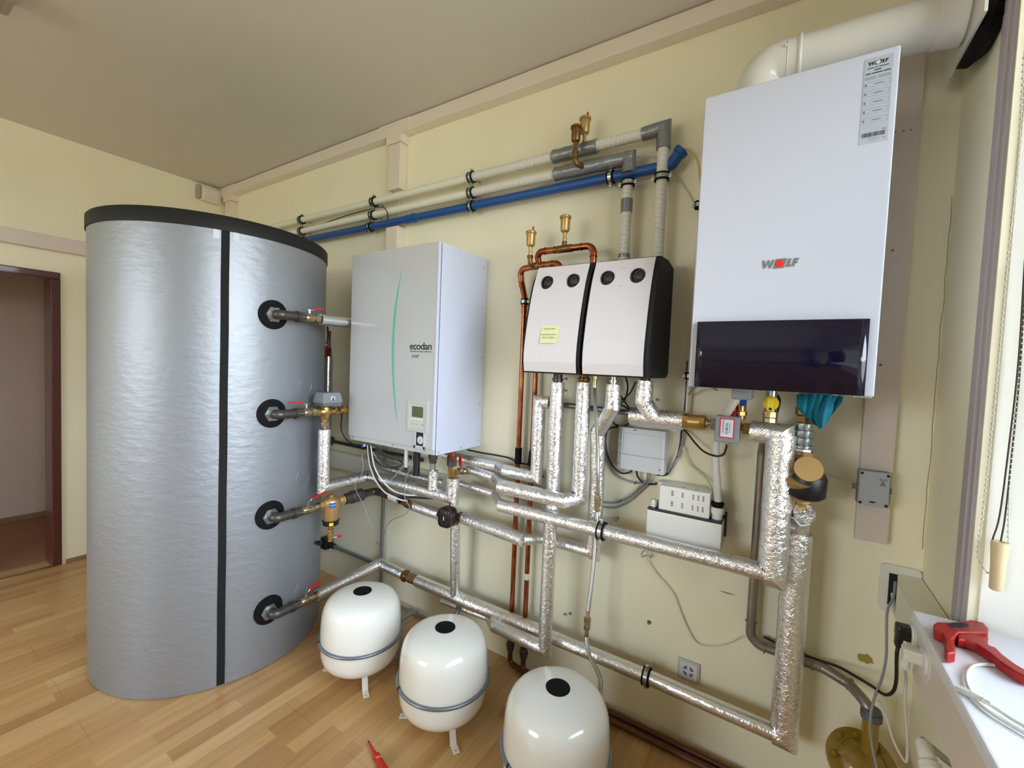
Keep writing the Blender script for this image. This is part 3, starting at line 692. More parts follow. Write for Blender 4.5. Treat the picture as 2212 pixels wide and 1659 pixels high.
# flue
FY, FZ, FR = -.235, 2.405, .062
t = thing('flue_pipe', 'thick glossy white flue pipe bending out of the boiler top into the right wall', 'flue pipe', (-.14, FY, BZ1))
ex = -.125
e_ = MB().tube([(ex, FY, BZ1 - .002), (ex, FY, FZ), (-.02, FY, FZ)], FR + .003, n=40, fillet=.095, fseg=16); el = e_.build('flue_elbow', 'flue_white', t)
MB().cyl((-.035, FY, FZ), (WX - .02, FY, FZ), FR, n=48).build('flue_tube', 'flue_white', t)
MB().torus((-.022, FY, FZ), (1, 0, 0), FR + .001, .006, 48, 10).build('socket_bead', 'flue_white', t)
MB().torus((-.052, FY, FZ), (1, 0, 0), FR + .003, .0015, 48, 6).build('socket_seam', 'flue_white', el)
MB().box((-.06, FY - FR - .006, FZ + .01), (-.05, FY - FR, FZ + .018), .002).build('lock_tab', 'flue_white', el)
MB().lathe((.27, FY, FZ), (1, 0, 0), [(0, FR), (0, FR + .004), (.05, FR + .009), (.055, FR + .009), (.055, FR)], 48).build('wall_sleeve', 'flue_white', t)
# rosette: square plate held a little off the wall, foam collar behind it
MB().prism([(-.37, 2.315), (-.05, 2.315), (-.05, 2.60), (-.37, 2.60)], (WX - .055, 0, 0), (0, 1, 0), (0, 0, 1), (.006, 0, 0)).build('wall_rosette', 'flue_white', t)
MB().lathe((WX - .049, FY + .01, 2.46), (1, 0, 0), [(0, .165), (.02, .17), (.046, .15)], 40).build('foam_collar', 'black_rubber', t)
MB().box((ex - FR - .022, FY - .02, BZ1 - .002), (ex - FR - .004, FY + .0, BZ1 + .012), .002).build('sealing_clip', 'black_plastic', t)

# ================================================================== PUMP STATIONS
def pump_station(x0, x1, label, mbx, seed):
    prof = [(1.868, .228), (1.82, .250), (1.785, .264), (1.74, .278), (1.69, .291), (1.64, .302), (1.6, .309), (1.56, .316), (1.52, .320), (1.48, .319), (1.446, .312)]
    t = thing('pump_station', label, 'pump station', ((x0 + x1) / 2, 0, 1.44))
    bx0, bx1 = mbx
    foam = MB()
    fp_ = [(z, d - .006) for z, d in prof]
    poly = [(-.012, 1.872)] + [(-.10, 1.885), (-.20, 1.878)] + [(-d, z) for z, d in fp_][1:-1] + [(-.300, 1.440), (-.04, 1.440), (-.012, 1.455)]
    bm = bmesh.new(); k = len(poly)
    va = [bm.verts.new((bx0, p[0], p[1])) for p in poly]; vb = [bm.verts.new((bx1, p[0], p[1])) for p in poly]
    bm.faces.new(va[::-1]); bm.faces.new(vb)
    for i in range(k): bm.faces.new([va[i], va[(i + 1) % k], vb[(i + 1) % k], vb[i]])
    bmesh.ops.recalc_face_normals(bm, faces=bm.faces[:])
    ed = [e_ for e_ in bm.edges if abs(e_.verts[0].co.x - e_.verts[1].co.x) < 1e-6]
    bmesh.ops.bevel(bm, geom=ed, offset=.008, segments=3, profile=.6, affect='EDGES')
    foam.bm(bm)
    fo = foam.build('foam_shell', 'foam_black', t)
    # white cover with two round openings
    def D(z):
        for i in range(len(prof) - 1):
            (z1, d1), (z0, d0) = prof[i], prof[i + 1]
            if z0 <= z <= z1: return d0 + (d1 - d0) * (z - z0) / (z1 - z0)
        return prof[0][1] if z > prof[0][0] else prof[-1][1]
    holes = [(x0 + .057, 1.800, .0275), (x1 - .052, 1.800, .0275)]
    bm = bmesh.new(); gz = [1.446 + (1.868 - 1.446) * i / 22 for i in range(23)]
    # outline grid with holes: rows of quads away from the holes, fans round them
    zt, zb = 1.835, 1.765; xm = (holes[0][0] + holes[1][0]) / 2; cv_ = MB(); TH = .004
    def pt(x, z, o=0): return V((x, -D(z) - o, z))
    def quad(xa, xb, za, zb_): cv_.add([pt(xa, za, TH), pt(xb, za, TH), pt(xb, zb_, TH), pt(xa, zb_, TH)], [[0, 1, 2, 3]], False)
    zs = [z for z in gz if z < zb] + [zb]
    for i in range(len(zs) - 1): quad(x0, x1, zs[i], zs[i + 1])
    zs = [zt] + [z for z in gz if z > zt]
    for i in range(len(zs) - 1): quad(x0, x1, zs[i], zs[i + 1])
    for (hx, hz, hr), (xa, xb) in zip(holes, ((x0, xm), (xm, x1))):
        n = 40; outer = []; inner = []
        for k_ in range(n):
            a_ = 2 * pi * (k_ + .5) / n; c_, s2 = cos(a_), sin(a_)
            sc_ = min((xb - hx) / c_ if c_ > 1e-9 else 9, (xa - hx) / c_ if c_ < -1e-9 else 9, (zt - hz) / s2 if s2 > 1e-9 else 9, (zb - hz) / s2 if s2 < -1e-9 else 9)
            outer.append(pt(hx + c_ * sc_, hz + s2 * sc_, TH)); inner.append(pt(hx + hr * c_, hz + hr * s2, TH))
        for k_ in range(n): cv_.add([outer[k_], outer[(k_ + 1) % n], inner[(k_ + 1) % n], inner[k_]], [[0, 1, 2, 3]], False)
        for (cx_, cz_) in ((xa, zb), (xb, zb), (xb, zt), (xa, zt)):      # fill the clipped corners
            o_ = sorted(outer, key=lambda p: (p.x - cx_) ** 2 + (p.z - cz_) ** 2)[:2]; cv_.add([pt(cx_, cz_, TH), o_[0], o_[1]], [[0, 1, 2]], False)
        # rim and dark well with the dial seated in it
        inn2 = [p + V((0, TH + .001, 0)) for p in inner]
        for k_ in range(n): cv_.add([inner[k_], inner[(k_ + 1) % n], inn2[(k_ + 1) % n], inn2[k_]], [[0, 1, 2, 3]], False)
    # edges
    for i in range(22):
        for x in (x0, x1): cv_.add([pt(x, gz[i], TH), pt(x, gz[i + 1], TH), pt(x, gz[i + 1], -.001), pt(x, gz[i], -.001)], [[0, 1, 2, 3]])
    for z in (gz[0], gz[-1]): cv_.add([pt(x0, z, TH), pt(x1, z, TH), pt(x1, z, -.001), pt(x0, z, -.001)], [[0, 1, 2, 3]])
    cover = cv_.build('front_cover', 'cover_white', t)
    for hx, hz, hr in holes:
        w = MB().lathe((hx, -D(hz) + .006, hz), (0, -1, 0), [(0, hr * .93), (.001, hr * .93)], 32); 
        w.torus((hx, -D(hz) - .001, hz), (0, -1, 0), hr * .88, .0028, 32, 8).torus((hx + .004, -D(hz) + .002, hz - .003), (0, -1, 0), hr * .58, .004, 28, 8)
        w.lathe((hx + .004, -D(hz) + .006, hz - .003), (0, -1, 0), [(0, hr * .5), (.004, hr * .48), (.0045, .001)], 28)
        w.build('thermometer_well', 'black_plastic', t)
    return t, cover, D
psL, covL, DL = pump_station(-.882, -.66, 'left pump station, white curved cover with two round holes and a yellow note', (-.898, -.6475), 1)
psR, covR, DR = pump_station(-.632, -.412, 'right pump station, white curved cover with two round holes and a broad black foam side', (-.6425, -.397), 2)
for i, (p0, p1, lb, txt) in enumerate((((1168, 722), (1206, 702), 'upper pale yellow sticky note on the left pump station, partly covered', 'NEVYPINAT'), ((1167, 741), (1205, 712), 'lower pale yellow sticky note on the left pump station', 'CERP'))):
    a, b = W(p0[0], p0[1], .318), W(p1[0], p1[1], .318); x0_, x1_, z0_, z1_ = a.x, b.x, a.z, b.z; o_ = .0048 + .0006 * i
    mb = MB(); mi2 = MB()
    for k in range(4):
        za, zb_ = z0_ + (z1_ - z0_) * k / 4, z0_ + (z1_ - z0_) * (k + 1) / 4; lift = .003 * (1 - i) * 0 + (.004 * ((3 - k) / 3) ** 2)
        l2 = .004 * ((2.0 - k) / 3) ** 2 if k < 3 else 0
        ya, yb = -DL(za) - o_ - lift, -DL(zb_) - o_ - max(l2, 0)
        mb.add([(x0_, ya, za), (x1_, ya, za), (x1_, yb, zb_), (x0_, yb, zb_), (x0_, ya + .0004, za), (x1_, ya + .0004, za), (x1_, yb + .0004, zb_), (x0_, yb + .0004, zb_)], [[0, 1, 2, 3], [4, 5, 6, 7]])
    nt_ = mb.build('sticky_note', 'note_yellow'); tag(nt_, lb, 'sticky note')
    if i == 0: letters(mi2, 'NEVYP', x0_ + .012, z1_ - .017, x1_ - .016, z1_ - .011, lambda u, w: (u, -DL(w) - o_ - .0012, w), 0)
    else:
        letters(mi2, 'OSMOTICKA', x0_ + .006, z1_ - .020, x1_ - .006, z1_ - .015, lambda u, w: (u, -DL(w) - o_ - .0016, w), 0); letters(mi2, '20.4. 2021', x0_ + .01, z0_ + .018, x1_ - .012, z0_ + .024, lambda u, w: (u, -DL(w) - o_ - .004, w), 0)
    mi2.build('handwriting', 'ink_grey', nt_)

# ================================================================== PIPE HELPERS
def clamp(parent, c, ax, r, back=True, name='pipe_clamp'):
    c, ax = V(c), V(ax).normalized()
    mb = MB(); mb.band(c, ax, r + .0035, .016, .0022)
    up = V((0, 0, 1)) if abs(ax.z) < .7 else V((1, 0, 0)); side = ax.cross(V((0, -1, 0))).normalized()
    for s_ in (1, -1):
        q = c + side * s_ * (r + .011); mb.box(q - V((.006, .007, .006)), q + V((.006, .007, .006)), .001)
        mb.cyl(q - V((0, .012, 0)), q + V((0, .012, 0)), .0028, n=8)
    if back: mb.cyl(c + V((0, r + .004, 0)), V((c.x, -.001, c.z)), .004, n=8)
    o = mb.build(name, 'steel', parent)
    MB().band(c - ax * .0105, ax, r + .0004, .006, .0064).band(c + ax * .0105, ax, r + .0004, .006, .0064).band(c, ax, r + .0003, .018, .003).build('rubber_lining', 'black_rubber', o)
    return o
def airvent(parent, base, sc=1.0, red=False, m='bronze_satin'):
    pf = [(0, .0095), (.010, .0095), (.0105, .0078), (.020, .0072), (.032, .0085), (.038, .017), (.042, .019), (.088, .0205), (.090, .0205), (.092, .0245), (.101, .0245), (.104, .021), (.106, .0005)]
    o = MB().lathe(base, (0, 0, 1), [(h * sc, q * sc) for h, q in pf], 32).build('air_vent', m, parent)
    if red: MB().cyl(V(base) + V((.010 * sc, 0, .100 * sc)), V(base) + V((.010 * sc, 0, .122 * sc)), .0045 * sc, .004 * sc, n=12).build('vent_cap', 'red_plastic', o)
    return o
def single(mb, name, m, label, cat, group=None):
    return tag(mb.build(name, m), label, cat, group)
def foilrun(name, label, segs, cat='insulated pipe', m='foil'):
    """segs: list of (part name, points, radius)"""
    p0 = segs[0][1][0]; t = thing(name, label, cat, p0)
    for q in segs:
        nm, pts, r = q[:3]; mm = q[3] if len(q) > 3 else m
        MB().tube(pts, r, n=22, rough=.012 if mm == 'foil' else .004, step=.018).build(nm, mm, t)
    return t
def lever(parent, c, ax, hd, up=(0, 0, 1), L_=.07, s_=1.0, cm='red_plastic', h=.03):
    """ball valve lever: steel stem and strap, coloured grip"""
    c, ax, up, hd = V(c), V(ax).normalized(), V(up).normalized(), V(hd).normalized()
    top = c + up * h * s_
    o = MB().cyl(c, top, .0055 * s_, n=12).hexn(top - up * .002, top + up * .005 * s_, .007 * s_).tube([top, top + hd * .012 * s_ + up * .001, top + hd * .025 * s_ + up * .008 * s_], .0045 * s_, n=8).build('valve_stem', 'steel', parent)
    w = hd.cross(up).normalized() * .0075 * s_
    a = top + hd * .018 * s_ + up * .005 * s_; b = top + hd * .032 * s_ + up * .012 * s_; e_ = top + hd * L_ * s_ + up * .012 * s_; rings = []
    for p, k in ((a, .8), (b, 1), (b.lerp(e_, .6), 1), (e_, .75)):
        u_ = up * .0035 * s_; rings.append([p + w * k + u_, p - w * k + u_, p - w * k - u_, p + w * k - u_])
    MB().ring_faces(rings, 4, smooth=False).build('lever_grip', cm, o); return o
def ballvalve(parent, a, b, r, m='nickel'):
    a, b = V(a), V(b); d = (b - a); L_ = d.length; d.normalize()
    return (MB().hexn(a, a + d * L_ * .26, r * 1.08, 8).lathe(a + d * L_ * .24, d, [(0, r * .8), (L_ * .10, r), (L_ * .26, r * 1.12), (L_ * .42, r), (L_ * .54, r * .8)], 20)
            .hexn(a + d * L_ * .76, b, r * 1.08, 8).build('valve_body', m, parent))

# ================================================================== WHITE AND BLUE PIPES UNDER THE CEILING
YP = .07
def hor(px, py, z, Y): p = W(px, py, Y); return V((p.x, -Y, z))
Z1, Z2, ZB = 2.392, 2.315, 2.257
X1, X2 = -.449, -.581
def xa(px, py, Y=YP): return W(px, py, Y).x
t = thing('white_pipe', 'upper white wrapped pipe on the main wall, ending in a grey taped corner', 'pipe', (-3.8, -YP, Z1))
MB().cyl((-3.98, -YP, Z1), (xa(1019, 384), -YP, Z1), .0195, n=24).build('foam_sleeve', 'cream_plastic', t)
MB().tube([(xa(1019, 384), -YP, Z1), (xa(1200, 345), -YP, Z1)], .0215, n=22, rough=.01, step=.02).tube([(xa(1285, 320), -YP, Z1), (xa(1395, 292), -YP, Z1)], .0215, n=22, rough=.01, step=.02).build('wrapped_sleeve', 'white_wrap', t)
MB().tube([(X1, -YP, Z1 - .05), (X1 + .002, -YP, 1.866)], .021, n=22, rough=.01, step=.02).build('wrapped_sleeve', 'white_wrap', t)
MB().tube([(xa(1195, 345), -YP, Z1 - .001), (xa(1290, 320), -YP, Z1 - .001)], .0285, n=20, rough=.04, step=.012).build('tape_joint', 'duct_tape', t)
MB().tube([(xa(1388, 292), -YP, Z1), (X1, -YP, Z1 + .004), (X1, -YP, Z1 - .075)], .0265, n=20, rough=.04, step=.012).build('tape_elbow', 'duct_tape', t)
for q in ((652, 474), (808, 435), (1019, 384)): clamp(t, (xa(*q), -YP, Z1), (1, 0, 0), .0215)
clamp(t, (X1, -YP, W(1430, 383, YP).z), (0, 0, 1), .021)
airvent(t, (W(1261, 307, .09).x, -.085, Z1 + .018), 1.0, True)
t = thing('white_pipe', 'lower white wrapped pipe just above the blue pipe, with a long grey taped end', 'pipe', (-3.8, -YP, Z2))
MB().cyl((-3.98, -YP, Z2), (xa(1019, 413), -YP, Z2), .0195, n=24).build('foam_sleeve', 'cream_plastic', t)
mb = MB()
for q in ((910, 438), (734, 480), (812, 461)): x = xa(*q); mb.band((x, -YP, Z2), (1, 0, 0), .0195, .012, .0012)
mb.build('sleeve_joint', 'white_plastic', t)
MB().tube([(xa(1019, 413), -YP, Z2), (xa(1205, 372), -YP, Z2 - .002)], .021, n=22, rough=.01, step=.02).build('wrapped_sleeve', 'white_wrap', t)
MB().tube([(X2, -YP, Z2 - .09), (X2, -YP, 1.866)], .0205, n=22, rough=.01, step=.02).build('wrapped_sleeve', 'white_wrap', t)
MB().tube([(xa(1200, 372), -YP, Z2 - .002), (xa(1262, 360), -YP - .004, Z2 - .004), (X2, -YP, Z2 - .004), (X2, -YP, W(1358, 374, YP).z)], .0275, n=20, rough=.05, step=.012).build('tape_elbow', 'duct_tape', t)
for (a, b) in ((431, 460), (549, 556)): MB().cyl((X2, -YP, W(1353, a, YP).z), (X2, -YP, W(1350, b, YP).z), .0235, n=22).build('tape_joint', 'duct_tape', t)
for q in ((652, 498), (806, 461), (1019, 413)): clamp(t, (xa(*q), -YP, Z2), (1, 0, 0), .021)
clamp(t, (X2, -YP, W(1356, 396, YP).z), (0, 0, 1), .0205)
ve = W(1247, 352, .12); vb = W(1243, 323, .135); vx = W(1244, 335, .135)
MB().tube([(ve.x + .018, -YP - .02, Z2 - .008), (vb.x, -.135, Z2 - .008), (vb.x, -.135, vb.z)], .0105, n=16, fillet=.018).hexn((vb.x, -.135, vb.z - .016), (vb.x, -.135, vb.z - .004), .014).build('brass_elbow', 'brass_dark', t)
airvent(t, (vb.x, -.135, vb.z - .004), .95, False, 'brass_dark')
YB = .055
t = thing('blue_pipe', 'long blue plastic pipe clamped under the two white pipes', 'pipe', (-3.8, -YB, ZB))
xe = W(1444, 352, YB).x
MB().cyl((-3.98, -YB, ZB), (xe, -YB, ZB), .0205, n=28).build('pipe_body', 'blue_pipe', t)
MB().band((xa(893, 470, YB), -YB, ZB), (1, 0, 0), .02, .03, .0045).band((xa(880, 472, YB), -YB, ZB), (1, 0, 0), .02, .012, .003).build('coupling', 'blue_pipe', t)
pe = W(1472, 326, YB)
MB().tube([(xe - .02, -YB, ZB), (xe + .01, -YB, ZB), (pe.x, -YB, pe.z)], .0225, n=24, fillet=.02).lathe((pe.x - .012, -YB, pe.z - .012), (pe.x - xe, 0, pe.z - ZB), [(0, .0225), (.004, .028), (.022, .028), (.024, .024)], 24).build('end_elbow', 'blue_pipe', t)
for q in ((655, 517), (800, 488), (1019, 443), (1320, 380)): clamp(t, (xa(q[0], q[1], YB), -YB, ZB), (1, 0, 0), .0205)
single(MB().tube([W(1474, 322, .06), W(1492, 326, .07), W(1507, 348, .09), W(1513, 385, .11), W(1518, 430, .12)], .0045, n=8, smoothpath=True), 'drain_tube', 'tube_clear', 'yellowish clear tube from the blue pipe end curling behind the boiler', 'tube')
single(MB().tube([W(1019, 430, .03), W(1120, 415, .025), W(1190, 395, .02), W(1260, 380, .02), W(1340, 345, .03), W(1418, 338, .03), W(1450, 365, .02), W(1478, 405, .012), W(1500, 442, .012)], .003, n=6, smoothpath=True), 'cable', 'cable_white', 'thin white cable running behind the white and blue pipes to the boiler side', 'cable')
single(MB().tube([W(655, 492, .05), W(700, 482, .03), W(760, 462, .03), W(800, 452, .04), W(825, 447, .1), W(836, 458, .1), W(838, 475, .06), W(838, 492, .03)], .0028, n=6, smoothpath=True), 'cable', 'cable_black', 'thin dark cable draped over the lower white pipe into the trunking', 'cable')

# ================================================================== COPPER
t = thing('copper_pipe', 'left copper pipe with an arched loop and air vent above the pump stations', 'copper pipe', (-1.056, -.045, .1))
XC1, XC2, YC = -1.056, -.981, .045
a, b, c, d = W(1281, 575, .12), W(1281, 530, .12), W(1160, 541, .12), W(1162, 574, .10)
MB().tube([(a.x, -.12, 1.86), (a.x, -.12, b.z), (c.x, -.12, b.z), (c.x + .004, -.10, d.z), (c.x - .02, -.095, d.z)], .014, n=20, fillet=.034).build('loop_pipe', 'copper', t)
zt = d.z
MB().tube([(W(1210, 575, .11).x, -.11, 1.855), (W(1210, 575, .11).x, -.11, zt), (c.x, -.10, zt), (XC1 - .006, -.085, zt - .004), (XC1 - .004, -.075, zt - .06), (XC1, -YC, zt - .13), (XC1, -YC, zt - .20)], .014, n=20, fillet=.03).build('lower_loop', 'copper', t)
MB().tube([(XC1, -YC, zt - .19), (XC1, -YC, .13)], .0118, n=20).build('riser', 'copper', t)
mb = MB()
for (p, ax) in (((a.x, -.12, b.z - .045), (0, 0, 1)), ((W(1256, 530, .12).x, -.12, b.z), (1, 0, 0)), ((W(1236, 530, .12).x, -.12, b.z), (1, 0, 0)), ((W(1199, 536, .12).x, -.12, b.z), (1, 0, 0)), ((W(1178, 538, .12).x, -.12, b.z), (1, 0, 0)), ((W(1192, 570, .11).x, -.107, zt), (1, 0, 0)), ((W(1175, 571, .105).x, -.103, zt), (1, 0, 0)), ((XC1, -YC, zt - .17), (0, 0, 1)), ((XC1 - .003, -.068, zt - .08), (0, .3, 1))):
    mb.torus(p, ax, .0145, .0022, 24, 6)
mb.build('press_ring', 'copper', t)
tx = W(1219, 533, .12).x
MB().cyl((tx - .034, -.12, b.z), (tx + .034, -.12, b.z), .0162, n=20, bev=.002).cyl((tx, -.12, b.z), (tx, -.12, b.z + .032), .0105, n=16).build('brass_tee', 'brass_dark', t)
MB().cyl((tx, -.12, b.z + .030), (tx, -.12, b.z + .035), .0102, n=16).build('thread_tape', 'white_plastic', t)
airvent(t, (tx, -.12, b.z + .034), 1.0)
ex_ = W(1156, 572, .105).x; vx = W(1145, 560, .13).x; 
MB().cyl((ex_ - .02, -.098, zt), (ex_ + .02, -.10, zt), .0165, n=20, bev=.002).tube([(ex_, -.10, zt), (vx, -.128, zt + .002), (vx, -.13, zt + .04)], .0108, n=16, fillet=.014).hexn((vx, -.13, zt + .028), (vx, -.13, zt + .042), .0135).build('brass_elbow', 'brass_dark', t)
MB().cyl((vx, -.13, zt + .042), (vx, -.13, zt + .046), .0098, n=16).build('thread_tape', 'white_plastic', t)
airvent(t, (vx, -.13, zt + .045), .98, True)
clamp(t, (XC1, -YC, W(1132, 652, YC).z), (0, 0, 1), .012)
MB().tube([(XC1, -YC, 1.075), (XC1, -YC, 1.0)], .0165, n=18).build('foam_sleeve', 'black_rubber', t)
MB().cyl((XC1, -YC, .135), (XC1, -YC, .085), .0175, n=18, bev=.003).band((XC1, -YC, .11), (0, 0, 1), .0175, .008, .003).build('union', 'iron', t)
MB().tube([(XC1, -YC, .09), (XC1, -YC, .022), (XC1 + .05, -YC - .005, .018), (.28, -.05, .018)], .0118, n=16, fillet=.035).build('floor_run', 'copper_brown', t)
t = thing('copper_pipe', 'right copper pipe dropping from behind the left pump station to the floor', 'copper pipe', (XC2, -YC, .1))
MB().tube([(XC2, -YC, 1.55), (XC2, -YC, .13)], .0118, n=20).build('riser', 'copper', t)
MB().tube([(XC2 + .002, -YC, 1.07), (XC2 - .006, -YC, 1.0)], .0160, n=18).build('foam_sleeve', 'black_rubber', t)
MB().band((XC2, -YC, W(1140, 1245, YC).z), (0, 0, 1), .0116, .03, .0006, 20).build('paper_tag', 'cream_plastic', t)
MB().cyl((XC2, -YC, .125), (XC2, -YC, .075), .0175, n=18, bev=.003).band((XC2, -YC, .10), (0, 0, 1), .0175, .008, .003).build('union', 'iron', t)
MB().tube([(XC2, -YC, .08), (XC2, -YC - .002, .03), (XC2 + .03, -.088, .018), (.28, -.088, .018)], .0118, n=16, fillet=.03).build('floor_run', 'copper_brown', t)

# ================================================================== FOIL INSULATED PIPES
# run one: from under the heat pump unit, out and up, then on as bare steel to the tee by the brass valve
v0b, v0t = W(1153, 1030, .12), W(1171, 868, .12); x0 = (v0b.x + v0t.x) / 2
g0 = W(960, 983, .08); g1 = W(1076, 1008, .08)
h0 = W(1090, 1016, .12)
t = foilrun('insulated_pipe', 'uppermost foil pipe right of the white unit, turning up left of the station outlets',
            [('insulation', [g0, g1, h0], .024), ('insulation', [h0, (x0, -.12, v0b.z), (x0, -.12, v0t.z), (x0 + .05, -.115, v0t.z)], .0285)])
ga, gb = W(1195, 872, .10), W(1368, 897, .10)
MB().cyl((x0 + .03, -.10, ga.z), (gb.x, -.10, (ga.z + gb.z) / 2), .0112, n=18).build('steel_pipe', 'iron_grey', t)
# run two: below it, forward, along and up into the left pump station
g0, g1 = W(1012, 1013, .09), W(1070, 1032, .10)
h1a, h1b = W(1084, 1052, .205), W(1218, 1081, .205); v2b, v2t = W(1251, 1070, .15), W(1260, 826, .15); xv = (v2b.x + v2t.x) / 2
zz_ = (h1a.z + h1b.z) / 2
t = foilrun('insulated_pipe', 'foil pipe crossing in front of the others, rising to the left station right outlet',
            [('insulation', [g0, g1, (h1a.x, -.205, zz_)], .0235), ('insulation', [(h1a.x - .01, -.205, zz_), (h1b.x, -.205, zz_), (xv, -.15, zz_ + .005), (xv, -.15, v2t.z)], .0305)])
MB().cyl((xv, -.15, v2t.z + .004), (xv, -.15, v2t.z + .02), .024, n=20, bev=.003).cyl((xv, -.15, v2t.z), (xv, -.15, 1.45), .019, n=20).build('outlet_fitting', 'brass_dark', t)
c_ = V((W(1003, 1015, .13).x, -.10, g0.z)); 
v_ = ballvalve(t, W(988, 1018, .13), W(1014, 1018, .10), .016)
lever(v_, W(1004, 1017, .115), (1, 0, 0), (.05, -.1, 1), up=(0, -1, .2), L_=.075, h=.024)
MB().hexn(W(972, 1022, .16), W(988, 1020, .14), .017).build('brass_cap', 'brass', t)
# run three: vertical from the left outlet down to the tee with run four, and on down
v1t, v1b = W(1204, 826, .15), W(1195, 1060, .15); x1_ = (v1t.x + v1b.x) / 2
v5t, v5b = W(1188, 1120, .19), W(1178, 1402, .19); x5 = (v5t.x + v5b.x) / 2
h4 = W(1070, 1353, .18); p6a, p6b = W(1060, 1337, .06), W(955, 1298, .06)
h2a, h2b = W(1086, 1089, .19), W(1660, 1243, .19); zh2 = (h2a.z + h2b.z) / 2; g2a, g2b = W(990, 1043, .09), W(1068, 1067, .10)
v7t, v7b = W(1689, 942, .19), W(1667, 1228, .19); x7 = (v7t.x + v7b.x) / 2; z7 = W(1660, 936, .19).z
t = foilrun('insulated_pipe', 'straight foil pipe from the left station left outlet down to near the floor',
            [('insulation', [(x1_, -.15, v1t.z), (x1_, -.15, zh2 + .02), (x5, -.185, zh2 - .02)], .0300), ('insulation', [(x5, -.19, zh2 - .02), (x5, -.19, v5b.z), h4, (p6a.x, -.06, p6a.z)], .0285), ('insulation', [p6a, p6b], .0165)])
MB().cyl((x1_, -.15, v1t.z - .002), (x1_, -.15, 1.45), .0195, n=20).band((x1_, -.15, v1t.z + .012), (0, 0, 1), .0195, .01, .004).build('outlet_fitting', 'iron', t)
q = W(988, 1318, .09); MB().tube([(q.x, -.07, W(988, 1308, .06).z), (q.x - .005, -.12, q.z - .03)], .011, n=14).hexn((q.x, -.072, q.z + .014), (q.x - .001, -.085, q.z + .004), .015).build('branch_fitting', 'iron_grey', t)
t = foilrun('insulated_pipe', 'long foil pipe crossing under the condensate pump to the tall foil pipe beneath the boiler',
            [('insulation', [g2a, g2b, (h2a.x - .01, -.19, zh2)], .019), ('insulation', [(h2a.x - .015, -.19, zh2), (x7, -.19, zh2)], .0285), ('insulation', [(x7 - .02, -.19, zh2), (x7, -.19, zh2), (x7, -.19, z7 + .002)], .042), ('insulation', [(x7, -.19, z7 - .03), (x7, -.19, z7), (W(1626, 936, .17).x, -.17, z7)], .036)])
clamp(t, (W(1300, 1143, .19).x, -.19, zh2), (1, 0, 0), .0295)
# run from the tank's third port, past the black valve, to the right pump station
z3 = W(997, 1117, .12).z
k0, k1 = SZ(1002, 1119, z3), SZ(1130, 1166, z3); k2 = W(1172, 1170, .10); k3 = W(1281, 1189, .10); v3t = W(1291, 935, .12); dg = W(1323, 880, .15); lo_ = W(1325, 830, .15)
t = foilrun('insulated_pipe', 'kinked foil pipe from the black square valve, rising to the right pump station',
            [('insulation', [k0, k1], .0305), ('insulation', [k1, (k2.x, -.10, z3 + .0), (k3.x, -.098, z3)], .0245), ('insulation', [(k3.x - .01, -.098, z3), (k3.x, -.098, z3), (W(1290, 1040, .105).x, -.105, W(1290, 1040, .105).z), v3t, dg, lo_], .0305)])
MB().cyl(lo_ - V((0, 0, .004)), V((lo_.x, lo_.y, 1.452)), .0135, n=18).band(lo_ + V((0, 0, .012)), (0, 0, 1), .0135, .008, .006).build('outlet_fitting', 'steel', t)
# short tee in front of the brass valve: right outlet of the right station
f9a, f9b = W(1364, 893, .13), W(1477, 914, .14); z9 = (f9a.z + f9b.z) / 2; ro, rm = W(1394, 822, .15), W(1390, 868, .15)
t = foilrun('insulated_pipe', 'crumpled foil tee below the right pump station, left of the brass check valve',
            [('insulation', [(f9a.x, -.135, z9), (f9b.x, -.14, z9)], .0335), ('insulation', [ro, rm, (W(1415, 900, .14).x, -.145, z9)], .0325)])
MB().cyl(ro - V((0, 0, .004)), V((ro.x, ro.y, 1.452)), .018, n=18).build('outlet_fitting', 'iron', t)
# lower main with the tank's fourth port, tee and the tall right riser
ZL = .272; YL = .10
v8t, v8b = W(1727, 1150, .12), W(1690, 1588, .12); x8 = (v8t.x + v8b.x) / 2
XL = -1.935
f0 = SX(684, 1290, XL)
t = foilrun('insulated_pipe', 'lowest foil pipe, from the bottom tank port along the wall, up at the right',
            [('insulation', [(XL, f0.y, .268), (XL, -YL, ZL + .012), (W(873, 1233, YL).x, -YL, ZL + .002)], .0285), ('insulation', [(W(902, 1246, YL).x, -YL, ZL), (W(1162, 1358, YL).x, -YL, ZL)], .0315),
             ('insulation', [(W(1162, 1358, YL).x, -YL, ZL), (W(1394, 1456, YL).x, -YL, ZL)], .0275), ('insulation', [(W(1400, 1459, YL).x, -YL, ZL), (x8, -.115, ZL), (x8, -.12, v8t.z - .02)], .0275, 'foil_smooth'),
             ('insulation', [(x8 - .03, -.118, ZL + .010), (x8, -.12, ZL + .010), (x8, -.12, v8t.z)], .041), ('insulation', [(x8, -.12, v8t.z - .01), (x8 - .002, -.14, v8t.z + .045), (W(1738, 1102, .19).x, -.19, W(1738, 1108, .19).z)], .031)])
clamp(t, (W(1397, 1457, YL).x, -YL, ZL), (1, 0, 0), .0285)
xb0, xb1 = W(876, 1231, YL).x, W(900, 1246, YL).x
MB().lathe((xb0, -YL, ZL), (1, 0, 0), [(-.006, .031), (.003, .033), (.004, .026), (.010, .024)], 24).cyl((xb0, -YL, ZL), (xb1 + .01, -YL, ZL), .022, n=20).hexn((xb0 + .028, -YL, ZL), (xb1 + .004, -YL, ZL), .0255).build('check_valve', 'brass_dark', t)
v6t = W(984, 1138, .12); v6b = W(988, 1275, .11)
